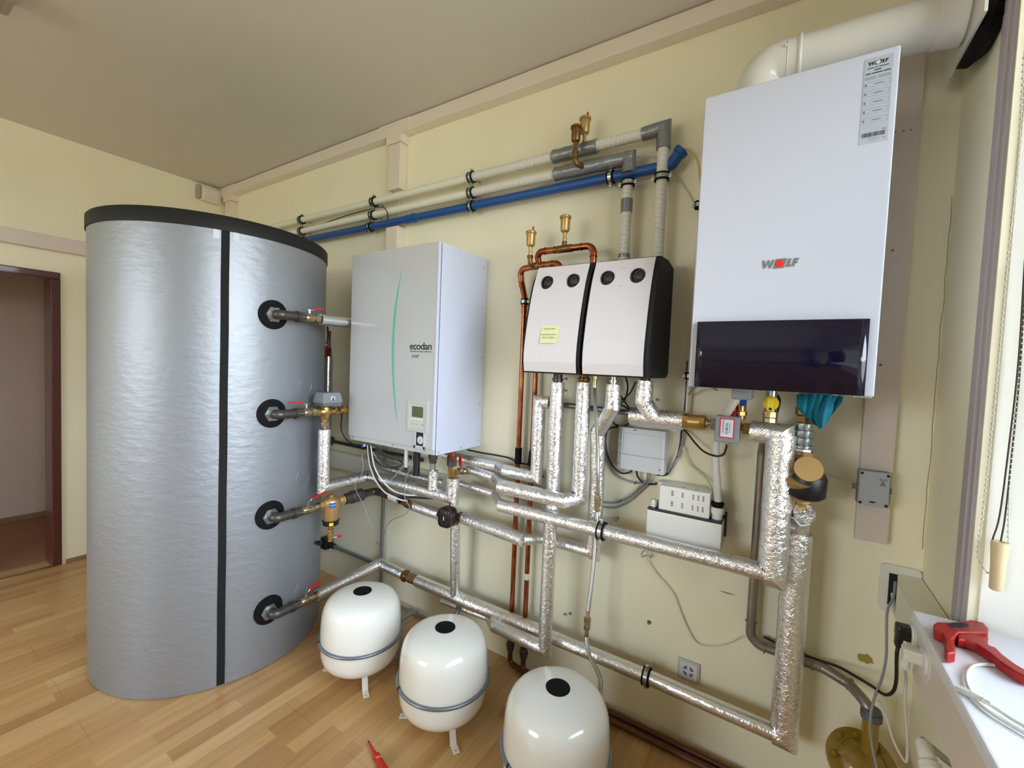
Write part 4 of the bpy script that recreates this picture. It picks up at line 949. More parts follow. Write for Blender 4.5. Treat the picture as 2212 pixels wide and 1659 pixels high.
foilrun_v6 = MB().tube([(v6t.x, -.125, v6t.z + .02), (v6t.x, -.105, ZL + .0)], .0245, n=20, rough=.02, step=.022).build('branch_insulation', 'foil', t)

# ================================================================== TANK PORT FITTINGS
PX0 = TX + TR
def port_fit(z, label, ye):
    t = thing('port_fitting', label, 'pipe fitting', (PX0, TY, z))
    MB().hexn((PX0 - .004, TY, z), (PX0 + .016, TY, z), .038).hexn((PX0 + .012, TY, z), (PX0 + .024, TY, z), .031, 8).build('hex_nut', 'zinc', t)
    MB().tube([(PX0 + .018, TY, z), (XL, TY, z), (XL, TY + .12, z)], .0215, n=24, fillet=.034, fseg=10).band((XL, TY + .085, z), (0, 1, 0), .0215, .016, .004).build('elbow', 'iron', t)
    a = V((XL, TY + .094, z)); b = V((XL, ye, z))
    vb_ = ballvalve(t, a, b, .0205)
    return t, vb_, a.lerp(b, .5)
ye1 = SX(690, 687, XL).y
t, vb_, c_ = port_fit(1.652, 'iron elbow and red lever valve on the topmost tank port', ye1); lever(vb_, c_ + V((0, 0, .012)), (0, 1, 0), (.0, 1, 0), h=.024)
foilrun('insulated_pipe', 'short thick foil pipe from the topmost tank port to behind the white heat pump unit', [('insulation', [(XL - .002, ye1 + .004, 1.652), (XL - .012, -.34, 1.652), (XL - .012, -.10, 1.652), (XL - .012, -.10, 1.2)], .0262, 'foil_smooth')])
ye2 = SX(680, 895, XL).y
t, vb_, c_ = port_fit(1.199, 'iron elbow and ball valve on the second tank port from the top', ye2); lever(vb_, c_ + V((0, 0, .012)), (0, 1, 0), (0, -1, 0), h=.028, L_=.085)
yf = SX(715, 1100, XL).y
ye3 = SX(690, 1103, XL).y
t, vb_, c_ = port_fit(.722, 'iron elbow and red lever valve on the third tank port, before the brass filter', ye3); lever(vb_, c_ + V((0, 0, .012)), (0, 1, 0), (0, 1, .15), h=.026, L_=.095)
ye4 = f0.y
t, vb_, c_ = port_fit(.268, 'iron elbow and red lever valve on the lowest tank port', ye4 + .004); lever(vb_, c_ + V((0, 0, .012)), (0, 1, 0), (0, 1, .2), h=.024, L_=.085)

# mixing valve with grey drive
ym = SX(702, 895, XL).y; zm = 1.197
t = thing('mixing_valve', 'brass three way valve with a grey drive box, between tank and heat pump unit', 'valve', (XL, ym, zm))
MB().hexn((XL, ye2 + .002, zm), (XL, ye2 + .018, zm), .0205, 8).cyl((XL, ye2 + .016, zm), (XL, ym + .13, zm), .0155, n=20).lathe((XL, ym - .03, zm), (0, 1, 0), [(0, .018), (.01, .026), (.05, .026), (.06, .018)], 22).lathe((XL, ym, zm - .04), (0, 0, 1), [(0, .018), (.02, .024), (.06, .026), (.07, .02)], 22).hexn((XL, ym + .05, zm), (XL, ym + .068, zm), .021).hexn((XL, ym + .095, zm), (XL, ym + .125, zm), .023).build('valve_body', 'brass', t)
MB().hexn((XL, ym, zm - .075), (XL, ym, zm - .05), .019).cyl((XL, ym, zm - .085), (XL, ym, zm - .035), .015, n=18).build('lower_union', 'nickel', t)
dz = zm + .030
dr = MB().prism([(-.037, 0), (.037, 0), (.037, .018), (-.037, .018)], (XL, ym - .035, dz), (1, 0, 0), (0, 0, 1), (0, .10, 0)).build('drive_base', 'dark_grey_plastic', t)
mb = MB(); ring = lambda s_, z_: [V((XL - .040 * s_, ym + .015 - .055 * s_, z_)), V((XL + .040 * s_, ym + .015 - .055 * s_, z_)), V((XL + .040 * s_, ym + .015 + .055 * s_, z_)), V((XL - .040 * s_, ym + .015 + .055 * s_, z_))]
mb.ring_faces([ring(1, dz + .016), ring(1, dz + .024), ring(.84, dz + .062), ring(.78, dz + .066)], 4, smooth=False); dc = mb.build('drive_cover', 'mid_grey_plastic', t)
MB().cyl((XL + .034, ym + .015, dz + .040), (XL + .042, ym + .015, dz + .038), .012, n=20).build('position_dial', 'sticker', dc)
MB().box((XL + .040, ym + .012, dz + .028), (XL + .0435, ym + .018, dz + .050)).build('dial_pointer', 'ink', dc)
# foil from the mixing valve: down, back to the wall, along under the unit and up
zl2 = SX(695, 1052, XL).z
lz = W(870, 1050, .2).z
e1 = V((XL, -.20, zl2 + .0)); e2 = W(920, 1066, .2); e3 = W(978, 1062, .2)
t = foilrun('insulated_pipe', 'foil pipe dropping from the mixing valve and passing under the heat pump unit', [
    ('insulation', [(XL, ym, zm - .088), (XL, ym, zl2), (XL + .0, -.20, zl2), (e3.x, -.20, zl2), (e3.x, -.20, W(978, 1032, .2).z)], .0300),
    ('insulation', [(W(935, 1050, .2).x, -.20, zl2 + .02), (W(935, 1050, .2).x, -.20, W(935, 1016, .2).z)], .0255)])
# tails under the unit
def tail(px, segs, label, name='connection_tail', Y=.2):
    x = W(px, 1000, Y).x; t = thing(name, label, 'pipe fitting', (x, -Y, segs[-1][1]))
    for (nm, z0, z1, r, m, kind) in segs:
        mb = MB(); (mb.hexn if kind == 'h' else mb.cyl)((x, -Y, z0), (x, -Y, z1), r); mb.build(nm, m, t)
    return t
tail(935, [('copper_stub', 1.05, 1.01, .013, 'copper', 'c'), ('union_nut', 1.015, .985, .023, 'iron', 'h'), ('lower_nut', .988, .965, .018, 'iron', 'h'), ('thread', .966, W(935, 1016, .2).z, .014, 'zinc', 'c')], 'dark union on a copper stub above the short foil sleeve under the unit')
tail(976, [('copper_stub', 1.05, 1.0, .016, 'copper', 'c'), ('union_nut', 1.02, 1.0, .024, 'copper_brown', 'h'), ('lower_nut', 1.0, .970, .024, 'iron', 'h'), ('brass_fitting', .972, W(978, 1030, .2).z, .017, 'brass', 'h')], 'copper and brass union under the front right corner of the heat pump unit')
tail(900, [('brass_nut', 1.05, 1.018, .019, 'brass', 'h'), ('black_hose', 1.02, .885, .0175, 'black_plastic', 'c')], 'black drain hose hanging on a brass nut under the unit')
tail(877, [('copper_stub', 1.05, 1.01, .011, 'copper', 'c'), ('white_sleeve', 1.012, .915, .0105, 'white_plastic', 'c'), ('tip', .916, .900, .008, 'black_plastic', 'c')], 'narrow white sleeve on a copper stub under the unit')
single(MB().tube([W(880, 992, .16), W(858, 990, .14), W(835, 985, .12), W(815, 972, .10)], .014, n=16, smoothpath=True), 'steel_pipe', 'zinc', 'short shiny steel pipe curving under the left half of the heat pump unit', 'pipe')
single(MB().tube([W(808, 968, .08), W(812, 985, .09), W(825, 1005, .10), W(850, 1016, .10), W(900, 1030, .10), W(960, 1043, .10)], .0225, n=18, smoothpath=True), 'insulated_pipe', 'foil', 'curved foil pipe tucked between unit and wall above the other foil pipes', 'insulated pipe')
# brass magnet filter on port three
t = thing('brass_filter', 'golden brass filter with a blue badge and black band on the third tank line', 'filter', (XL, yf, .56))
zf = .722
MB().lathe((XL, yf, zf - .135), (0, 0, 1), [(0, .009), (.012, .012), (.028, .030), (.045, .037), (.09, .040), (.13, .045), (.150, .046), (.160, .040), (.168, .028), (.170, .012), (.178, .0125), (.181, .001)], 32).build('filter_body', 'bronze_satin', t)
MB().hexn((XL, ye3 + .0, zf), (XL, ye3 + .022, zf), .022).cyl((XL, ye3 + .018, zf), (XL, yf + .05, zf), .024, n=22).hexn((XL, yf + .046, zf), (XL, yf + .074, zf), .028, 8).build('side_ports', 'bronze_satin', t)
MB().lathe((XL, yf, zf - .112), (0, 0, 1), [(0, .031), (.002, .039), (.026, .042), (.028, .036)], 32).build('magnet_band', 'black_plastic', t)
MB().box((XL + .036, yf - .012, zf - .106), (XL + .0425, yf + .008, zf - .090), .001, rot=Matrix.Rotation(-.5, 3, 'Z'), org=(XL, yf, zf)).build('warning_tag', 'yellow_plastic', t)
bd = MB().box((XL + .036, yf - .016, zf - .010), (XL + .0475, yf + .016, zf + .014), .001, rot=Matrix.Rotation(-.45, 3, 'Z'), org=(XL, yf, zf)).build('badge', 'blue_plastic', t)
rm_ = Matrix.Rotation(-.45, 3, 'Z')
mbl = MB(); letters(mbl, 'CALEFFI', -.013, -.002, .013, .005, lambda u, w: V((XL, yf, zf)) + rm_ @ V((.0478, u, w)), .008); mbl.build('badge_print', 'sticker', bd)
dv = MB().hexn((XL, yf, zf - .150), (XL, yf, zf - .135), .015).cyl((XL, yf, zf - .20), (XL, yf, zf - .148), .012, n=18).band((XL, yf, zf - .165), (0, 0, 1), .012, .012, .003).build('drain_valve', 'brass', t)
lever(dv, (XL, yf, zf - .175), (0, 0, 1), (.2, 1, 0), up=(1, 0, 0), L_=.055, s_=.7)
# black hose to the wall, then along it
hz_ = zf; u1 = SX(748, 1085, XL); u2 = SX(782, 1072, XL)
t = thing('rubber_hose', 'black iron union and hose from the brass filter, bending right along the wall', 'hose', (XL, u1.y, hz_))
MB().hexn((XL, u1.y - .01, hz_), (XL, u1.y + .03, hz_), .031, 8).hexn((XL, u1.y + .028, hz_), (XL, u2.y, hz_), .036, 8).cyl((XL, u2.y, hz_), (XL, u2.y + .03, hz_), .022, n=20).build('union', 'iron', t)
ya_ = .15; w1, w2 = W(838, 1073, ya_), W(862, 1082, ya_)
MB().tube([(XL, u2.y + .02, hz_), (XL, -ya_, hz_), (w1.x, -ya_, hz_ - .002)], .0205, n=20, fillet=.07, fseg=10).build('hose_body', 'iron', t)
MB().tube([(w1.x - .01, -ya_, hz_ - .002), (w2.x + .01, -ya_ + .005, hz_ - .008)], .0215, n=18, rough=.03, step=.01).build('tape_wrap', 'copper_brown', t)
MB().tube([(w1.x + .02, -ya_, hz_ - .003), (w2.x, -ya_, hz_ - .006)], .0225, n=18, rough=.03, step=.01).build('tape_wrap', 'white_wrap', t)
clamp(t, (w2.x + .006, -ya_ + .003, hz_ - .008), (1, 0, -.06), .0165, back=False, name='hose_clip')
b0, b1 = W(868, 1083, .145), W(893, 1092, .14)
MB().lathe(b0 - V((.01, 0, 0)), b1 - b0, [(0, .014), (.03, .018), (.05, .024), ((b1 - b0).length + .02, .026)], 20).build('brass_adapter', 'brass_dark', t)
c0_, c1_ = W(891, 1091, .135), W(950, 1111, .125); 
foilrun('insulated_pipe', 'short foil sleeve just left of the black square valve', [('insulation', [c0_, c1_], .030)])
# black square three way valve
va_ = W(974, 1117, .12)
t = thing('zone_valve', 'black rounded square valve drive with a thin red line and white slot', 'valve', (va_.x, -.12, va_.z - .03))
MB().tube([(c1_.x - .01, -.125, va_.z + .002), (k0.x + .006, k0.y, z3)], .018, n=18).sphere((va_.x + .006, -.125, va_.z - .002), .027).hexn((k0.x - .03, k0.y, z3), (k0.x - .010, k0.y, z3), .026).cyl((v6t.x, -.125, va_.z - .06), (v6t.x, -.125, va_.z), .017, n=18).build('valve_body', 'brass_dark', t)
vc = W(962, 1118, .20); Rv = .043
def sq(s_, y, dx=0): 
    n = 32; out = []
    for k in range(n):
        a = 2 * pi * k / n; c_, s2 = cos(a), sin(a); q = (abs(c_) ** 4.2 + abs(s2) ** 4.2) ** (-1 / 4.2); out.append(V((vc.x + Rv * s_ * .88 * q * c_ + dx, y, vc.z + Rv * s_ * 1.12 * q * s2)))
    return out
bd = MB().ring_faces([sq(.86, -.152), sq(.98, -.160), sq(1, -.175), sq(1, -.198)], 32).build('drive_body', 'black_plastic', t)
MB().ring_faces([sq(1.006, -.198), sq(1.006, -.2010)], 32).build('red_line', 'red_plastic', t)
fc = MB().ring_faces([sq(1, -.2010), sq(.97, -.212), sq(.86, -.218), sq(.5, -.2195)], 32).build('drive_face', 'black_plastic', t)
MB().box((vc.x + .004, -.2215, vc.z - .008), (vc.x + .008, -.2185, vc.z + .012), .001).build('indicator_slot', 'sticker', fc)
MB().cyl((vc.x - .004, -.218, vc.z - .018), (vc.x - .004, -.2225, vc.z - .018), .012, n=24).build('setting_knob', 'black_plastic', fc)

# ================================================================== RIGHT HAND FITTINGS UNDER THE BOILER
cvx0, cvx1 = W(1474, 914, .14).x, W(1527, 919, .14).x
t = thing('check_valve', 'polished brass check valve between the foil tee and the grey boxed valve', 'valve', (cvx0, -.14, z9))
MB().hexn((cvx0 - .004, -.14, z9), (cvx0 + .022, -.14, z9), .0285, 8).cyl((cvx0 + .018, -.14, z9), (cvx1 - .022, -.14, z9), .0265, n=28).hexn((cvx1 - .026, -.14, z9), (cvx1 - .004, -.14, z9), .027, 8).cyl((cvx1 - .006, -.14, z9), (cvx1 + .004, -.14, z9), .018, n=20).build('valve_body', 'brass', t)
ax0, ax1 = W(1547, 920, .17).x, W(1599, 930, .17).x
MB().cyl((cvx1, -.14, z9), (ax0 - .01, -.14, z9), .011, n=16).hexn((ax0 - .022, -.14, z9), (ax0 + .004, -.14, z9), .0215).build('nipple_nut', 'steel', t)
bt = W(1573, 898, .175).z; bb = W(1573, 958, .21).z
t = thing('motor_valve', 'grey boxed motor valve with a red framed rating label under the boiler', 'valve', ((ax0 + ax1) / 2, -.14, bb))
MB().cyl((ax0, -.14, z9), (ax1, -.14, z9), .016, n=16).lathe(((ax0 + ax1) / 2, -.14, z9 - .028), (0, 0, 1), [(0, .02), (.056, .02)], 20).build('valve_body', 'brass_dark', t)
bx = MB().box((ax0, -.205, bb), (ax1, -.155, bt), .006, 3).build('motor_box', 'mid_grey_plastic', t)
lx0, lx1, lz0, lz1 = ax0 + (ax1 - ax0) * .20, ax0 + (ax1 - ax0) * .80, bb + .016, bt - .006
MB().box((lx0, -.2058, lz0), (lx1, -.2045, lz1), .0003).build('rating_frame', 'red_plastic', bx)
MB().box((lx0 + .0035, -.2063, lz0 + .004), (lx1 - .0035, -.2050, lz1 - .004)).build('rating_label', 'sticker', bx)
mb = MB(); cvr = lambda u, w: ((lx0 + lx1) / 2 + w, -.2067, (lz0 + lz1) / 2 - u); hh = (lz1 - lz0) / 2
letters(mb, 'VC4013', -.018, -.004, .018, .004, cvr, .02); letters(mb, 'Honeywell', -.016, .007, .014, .0105, cvr, .01)
mb.build('rating_print', 'ink', bx)
mb = MB()
for k in range(3): mb.add([cvr(-.028 + .0, -.009 - .0), cvr(.02, -.009), cvr(.02, -.0098), cvr(-.028, -.0098)], [[0, 1, 2, 3]]) if k == 0 else mb.add([cvr(-.028, -.009 - .0022 * k), cvr(.015, -.009 - .0022 * k), cvr(.015, -.0098 - .0022 * k), cvr(-.028, -.0098 - .0022 * k)], [[0, 1, 2, 3]])
mb.build('rating_lines', 'ink_grey', bx)
ux0, ux1 = ax1, W(1628, 935, .16).x
t = thing('pipe_union', 'copper coloured union nut between the grey boxed valve and the foil elbow', 'pipe fitting', (ux0, -.15, z9))
MB().cyl((ux0 - .004, -.15, z9 - .002), (ux0 + .012, -.15, z9 - .003), .012, n=16).hexn((ux0 + .008, -.15, z9 - .003), (ux0 + .028, -.152, z9 - .004), .021).build('union_nut', 'brass', t)
MB().cyl((ux0 + .026, -.152, z9 - .004), (ux1 + .01, -.158, z9 - .006), .0135, n=16).torus((ux0 + .034, -.153, z9 - .004), (1, 0, 0), .0135, .0015, 20, 6).build('threaded_tail', 'steel', t)
# gas cock and its pipe
gxx, gy = W(1665, 880, .17).x, .17
zg = lambda py: W(1665, py, gy).z
t = thing('gas_cock', 'yellow handled gas cock hanging under the middle of the boiler', 'valve', (gxx, -gy, zg(915)))
MB().cyl((gxx, -gy, 1.43), (gxx, -gy, zg(860)), .016, n=16).build('steel_stub', 'steel', t)
MB().cyl((gxx, -gy, zg(860)), (gxx, -gy, zg(893)), .0185, n=20).hexn((gxx, -gy, zg(888)), (gxx, -gy, zg(902)), .0215, 8).hexn((gxx, -gy, zg(902)), (gxx, -gy, zg(915)), .0205, 8).build('cock_body', 'nickel', t)
k_ = MB().lathe((gxx, -gy - .018, zg(870)), (0, -1, 0), [(0, .021), (.006, .023), (.010, .021), (.011, .001)], 24).prism([(-.008, -.022), (.008, -.022), (.010, .018), (-.010, .018)], (gxx, -gy - .028, zg(872)), (1, 0, 0), (0, 0, 1), (0, -.010, 0)).build('handle', 'yellow_plastic', t)
MB().cyl((gxx, -gy - .038, zg(882)), (gxx, -gy - .0395, zg(882)), .0045, n=14).build('handle_screw', 'ink', k_)
gp_ = [(gxx, -gy, zg(914)), (gxx - .002, -.16, zg(940))] 
ga_ = W(1640, 975, .045); gb_ = W(1629, 1352, .045); gxm = (ga_.x + gb_.x) / 2; zgl = W(1655, 1400, .05).z
q1, q2, q3, q4 = W(1700, 1417, .05), W(1778, 1445, .05), W(1835, 1470, .075), W(1880, 1503, .12)
t = thing('gas_pipe', 'brownish steel gas pipe dropping behind the tall foil pipe, then bending towards the corner', 'pipe', (gxm, -.045, .5))
MB().tube([(gxx, -gy, zg(912)), (gxx, -gy, zg(936)), (gxm + .01, -.10, zg(945)), (gxm, -.045, ga_.z), (gxm, -.045, q1.z + .028), (gxm + .028, -.048, q1.z + .004), (q2.x, -.05, q1.z), (q3.x, -.085, q1.z - .004), (q4.x - .012, -.15, q1.z - .008), (q4.x, -.155, q1.z - .04)], .0158, n=20, fillet=.03).build('pipe_body', 'gas_pipe', t)
mb = MB()
for (p, ax) in (((gxm, -.045, gb_.z + .012), (0, 0, 1)), ((gxm + .045, -.0485, q1.z + .001), (1, 0, 0)), ((W(1778, 1445, .05).x - .03, -.05, q1.z), (1, 0, 0)), ((q3.x, -.085, q1.z - .004), (1, -.8, 0))): mb.torus(p, ax, .0165, .003, 24, 6)
mb.build('press_ring', 'gas_pipe', t)
# yellow greased valve at the floor
cx_, cy_ = q4.x, -.155; zc0, zc1 = q1.z - .035, W(1882, 1552, .155).z
t = thing('gas_regulator', 'round yellow painted flanged gas valve standing low in the right corner', 'gas valve', (cx_ - .02, cy_, W(1860, 1640, .16).z - .06))
MB().cyl((cx_, cy_, zc0 + .01), (cx_, cy_, zc1), .0265, n=10).cyl((cx_, cy_, zc0 + .02), (cx_, cy_, zc0 - .002), .0225, n=20).build('grey_adapter', 'dark_grey_plastic', t)
fl_c = W(1862, 1650, .17)
MB().cyl((cx_, cy_, zc1 + .002), (cx_, cy_, fl_c.z + .01), .0205, n=20).build('yellow_neck', 'yellow_paint', t)
axf = V((.10, -.62, .76)).normalized(); fc_ = V((fl_c.x, -.17, fl_c.z))
fb = MB().lathe(fc_ - axf * .05, axf, [(0, .05), (.035, .075), (.038, .088), (.052, .088), (.054, .06), (.066, .052), (.078, .03), (.082, .001)], 36).build('flange_body', 'yellow_paint', t)
ua, ub, _ = frame_of(axf)
for k in range(8):
    a = 2 * pi * k / 8; p = fc_ - axf * .05 + (ua * cos(a) + ub * sin(a)) * .073 + axf * .051
    MB().hexn(p, p + axf * .012, .0105).cyl(p, p + axf * .019, .006, n=10).build('flange_bolt', 'yellow_paint', fb)
# blue tap, relief valve and teal cloth
p = W(1600, 890, .13)
t = thing('relief_valve', 'small brass valve with a red cap and blue lever under the boiler', 'valve', (p.x, -.13, p.z))
MB().cyl((p.x, -.13, W(1600, 905, .13).z), (p.x, -.13, 1.43), .0165, n=20).hexn((p.x, -.13, p.z - .012), (p.x, -.13, p.z + .004), .020, 8).build('valve_body', 'brass', t)
MB().lathe((p.x - .022, -.142, p.z + .012), (-.9, -.5, .1), [(0, .016), (.01, .019), (.014, .016), (.016, .001)], 20).lathe((p.x - .018, -.142, p.z - .014), (-.9, -.5, .1), [(0, .014), (.01, .017), (.014, .012), (.016, .001)], 20).build('red_cap', 'red_plastic', t)
MB().box((p.x - .004, -.155, p.z + .022), (p.x + .012, -.138, 1.425), .003).box((p.x + .002, -.158, p.z + .028), (p.x + .018, -.150, p.z + .046), .003).build('blue_lever', 'blue_plastic', t)
fy = .17
fx = W(1736, 950, fy).x; zz = lambda py, Y=fy: W(1737, py, Y).z
t = thing('return_fittings', 'stack of shiny galvanised fittings under the teal cloth, above the bronze filter', 'pipe fitting', (fx, -fy, zz(985)))
MB().cyl((fx, -fy, 1.43), (fx, -fy, zz(885)), .020, n=20).hexn((fx, -fy, zz(880)), (fx, -fy, zz(897)), .027, 8).hexn((fx, -fy, zz(897)), (fx, -fy, zz(913)), .0255).build('brass_union', 'brass_dark', t)
mb = MB(); n_ = 4; z0_, z1_ = zz(976), zz(912)
for k in range(n_):
    a = z0_ + (z1_ - z0_) * k / n_; b = z0_ + (z1_ - z0_) * (k + 1) / n_
    mb.lathe((fx, -fy, a), (0, 0, 1), [(0, .0225), (.002, .024), ((b - a) * .72, .024), ((b - a) * .76, .0265), (b - a - .003, .0265), (b - a, .0225)], 22)
mb.hexn((fx, -fy, z0_), (fx, -fy, z0_ + .012), .0275, 8); mb.build('galvanised_fittings', 'zinc', t)
MB().hexn((fx, -fy, zz(1003)), (fx, -fy, zz(974)), .031, 6).build('brass_nut', 'brass_dark', t)
# bronze magnet filter
t = thing('magnet_filter', 'bronze dirt filter with angled round cap and black collar, right of the foil pipes', 'filter', (fx, -fy, zz(1095)))
cxz = zz(1030)
MB().cyl((fx, -fy, zz(1000)), (fx, -fy, cxz), .027, n=24).lathe((fx, -fy, cxz - .03), V((.0, -.50, .55)), [(0, .04), (.02, .046), (.06, .046)], 32).build('filter_body', 'bronze_satin', t)
cpd = V((.06, -.93, .24)).normalized(); cpp = W(1747, 1013, .235)
MB().lathe((fx, -fy, cxz - .005), (V((cpp.x, -.235, cpp.z)) - V((fx, -fy, cxz - .005))), [(0, .040), (.045, .040)], 32).lathe(V((cpp.x, -.235, cpp.z)) - cpd * .012, cpd, [(0, .036), (.012, .038), (.016, .036), (.017, .001)], 36).build('filter_cap', 'bronze_satin', t)
zr = zz(1052); 
def hp(R, fl):   # collar outline with a flat right side, seen from above
    out = []
    for k in range(40):
        a = 2 * pi * k / 40; x, y = R * cos(a), R * sin(a); x = min(x, R * .86); out.append((x, y))
    return out
rg_ = []
for (h, R) in ((-.040, .046), (-.030, .056), (.018, .058), (.024, .055)):
    rg_.append([V((fx + .016 + x, -fy - .012 + y, zr + .020 + h - (y + .05) * .0 - (.22 * (-y) if h < 0 else 0))) for x, y in hp(R, 0)])
MB().ring_faces(rg_, 40).build('black_collar', 'black_plastic', t)
MB().lathe((fx + .004, -fy, zz(1083)), (0, 0, 1), [(-.022, .012), (-.006, .017), (.0, .030), (.014, .037), (.04, .038)], 28).hexn((fx + .004, -fy, zz(1083) - .036), (fx + .004, -fy, zz(1083) - .014), .018).build('filter_sump', 'bronze_satin', t)
MB().cyl((fx + .004, -fy, zz(1083) - .055), (fx + .004, -fy, zz(1083) - .034), .012, n=18).cyl((fx + .004, -fy, zz(1083) - .052), (fx + .004, -fy - .022, zz(1083) - .052), .010, n=16).build('drain_tap', 'brass', t)
c = V((fx - .028, -fy - .02, zz(1083) - .056))
single(MB().tube([c + V((.058, -.005, -.004)), c + V((.035, -.012, -.012)), c + V((.018, -.008, .004)), c + V((.0, 0, .004)), c + V((-.014, .0, -.012)), c + V((-.002, .0, -.026)), c + V((.02, -.004, -.028))], .0035, n=8, smoothpath=True), 'retaining_strap', 'white_plastic', 'white plastic loop hanging on the drain tap of the bronze filter', 'strap')
# teal cloth stuffed behind the boiler bottom: folds fan out of the fittings
def cloth():
    bm_pts = [(1722, 853, .18), (1745, 850, .20), (1765, 850, .215), (1785, 852, .215), (1805, 855, .20), (1822, 857, .185)]
    mid = [(1722, 876, .20), (1740, 878, .235), (1758, 892, .215), (1776, 893, .255), (1796, 886, .225), (1818, 868, .235)]
    low = [(1724, 883, .19), (1742, 900, .225), (1762, 914, .205), (1776, 921, .25), (1790, 905, .20), (1808, 880, .21)]
    end = [(1726, 885, .188), (1744, 903, .222), (1766, 920, .212), (1769, 924, .246), (1780, 915, .205), (1806, 884, .208)]
    rows = [bm_pts, mid, low, end]; G = [[W(*q) for q in r] for r in rows]
    # dense interpolation with extra fold ripples
    nu, nv = 46, 30; vs = []
    def cr(a, b, c, d, s): return 0.5 * ((2 * b) + (c - a) * s + (2 * a - 5 * b + 4 * c - d) * s * s + (3 * b - a - 3 * c + d) * s ** 3)
    def line(P, s):
        m = len(P) - 1; x = min(s * m, m - 1e-6); i = int(x); P_ = lambda j: P[max(0, min(m, j))]
        return cr(P_(i - 1), P_(i), P_(i + 1), P_(i + 2), x - i)
    for j in range(nv + 1):
        v = j / nv
        for i in range(nu + 1):
            u = i / nu; p = line([line(r, u) for r in G], v)
            p = p + V((0, -.010 * sin(u * 19 + v * 1.4) * sin(pi * min(1, v + .15)) - .005 * sin(u * 41 + 3 * v), .002 * sin(u * 30)))
            vs.append(p)
    fs = [[j * (nu + 1) + i, j * (nu + 1) + i + 1, (j + 1) * (nu + 1) + i + 1, (j + 1) * (nu + 1) + i] for j in range(nv) for i in range(nu)]
    return vs, fs
vs, fs = cloth(); mb = MB().add(vs, fs, True); o = mb.build('cleaning_cloth', 'cloth_teal'); md = o.modifiers.new('thick', 'SOLIDIFY'); md.thickness = .003; md.offset = 0
tag(o, 'crumpled teal cloth stuffed under the right end of the boiler', 'cloth')
# hoses and thin pipes near the boiler
hs = [W(1600, 843, .25), W(1592, 856, .24), W(1578, 880, .20), W(1566, 900, .16), W(1554, 925, .115), W(1547, 955, .09), W(1545, 985, .085), W(1548, 1035, .085), W(1551, 1083, .085)]
t = thing('condensate_hose', 'wide milky plastic hose from the boiler down behind the grey boxed valve to the pump', 'hose', hs[-1])
MB().tube(hs, .0135, n=20, smoothpath=True).build('hose_body', 'hose_clear', t)
hc = hs[-1]; MB().lathe(hc - V((0, 0, .004)), (0, 0, -1), [(-.004, .0165), (0, .021), (.008, .021), (.012, .018), (.016, .017)], 26).build('rubber_seal', 'black_rubber', t)
single(MB().tube([W(1476, 965, .02), W(1480, 985, .02), W(1492, 1005, .02), W(1515, 1024, .02), W(1530, 1040, .03), W(1537, 1056, .04)], .0042, n=8, smoothpath=True), 'clear_tube', 'tube_milky', 'thin milky tube arching from the cable bundle to the pump top', 'tube')
xpc = W(1486, 850, .03).x
t = thing('conduit_pipe', 'slim white plastic pipe coming down along the left side of the boiler', 'pipe', (xpc, -.03, 1.3))
MB().cyl((xpc, -.03, W(1483, 895, .03).z), (xpc, -.03, 1.97), .0065, n=14).build('pipe_body', 'white_plastic', t)
for py in (446, 812): clamp(t, (xpc, -.03, W(1490, py, .03).z), (0, 0, 1), .009)
single(MB().tube([(xpc - .012, -.012, W(1490, 780, .02).z), (xpc - .012, -.012, W(1482, 870, .02).z), (xpc - .018, -.012, W(1478, 935, .02).z), W(1470, 962, .02)], .0025, n=6, smoothpath=True), 'cable', 'cable_black', 'thin black cable tied to the slim white pipe left of the boiler', 'cable')
single(MB().tube([W(1672, 852, .12), W(1680, 856, .11), W(1683, 868, .10), W(1678, 890, .10), W(1670, 925, .08)], .005, n=10, smoothpath=True), 'cable', 'cable_black', 'black cable bowing down beside the yellow gas cock', 'cable')
single(MB().tube([W(1488, 852, .04), W(1500, 838, .07), W(1525, 832, .12), W(1548, 842, .18)], .004, n=8, smoothpath=True), 'cable', 'cable_grey', 'dark grey cable arching from the slim pipe to under the boiler', 'cable')
# braided hose
pts = [W(1284, 838, .19), W(1286, 880, .195), W(1290, 940, .195), W(1292, 1010, .19), W(1291, 1062, .15)]
t = thing('braided_hose', 'thin braided steel hose from the pump stations down past the foil pipes to the floor', 'hose', W(1295, 1510, .2))
MB().tube(pts, .0075, n=14, smoothpath=True).build('upper_braid', 'braid', t)
p = W(1285, 815, .19); MB().cyl((p.x, p.y, p.z - .006), (p.x, p.y, 1.452), .009, n=16).hexn((p.x, p.y, p.z - .008), (p.x, p.y, p.z + .016), .013).cyl((p.x, p.y, p.z - .04), (p.x, p.y, p.z - .006), .0085, n=16).build('top_nut', 'nickel', t)
a, b = W(1291, 1060, .147), W(1290, 1105, .142); MB().cyl(a + V((0, 0, .01)), b, .0085, n=16).hexn(a.lerp(b, .25), a.lerp(b, .5), .0135).hexn(a.lerp(b, .52), a.lerp(b, .8), .012).build('hose_joint', 'nickel', t)
MB().tube([b, W(1287, 1150, .14), W(1281, 1230, .142), W(1270, 1325, .155)], .0078, n=14, smoothpath=True).build('lower_braid', 'braid', t)
a, b = W(1270, 1322, .155), W(1267, 1375, .165); MB().cyl(a + V((0, 0, .006)), b, .0082, n=16).hexn(a.lerp(b, .22), a.lerp(b, .48), .0145).hexn(a.lerp(b, .5), a.lerp(b, .72), .0135).build('hose_joint', 'nickel', t)
MB().tube([b, W(1268, 1395, .17), W(1275, 1420, .18), W(1290, 1448, .19), W(1297, 1470, .20), W(1296, 1500, .21), W(1292, 1530, .22)], .0085, n=14, smoothpath=True).build('bottom_bend', 'braid', t)

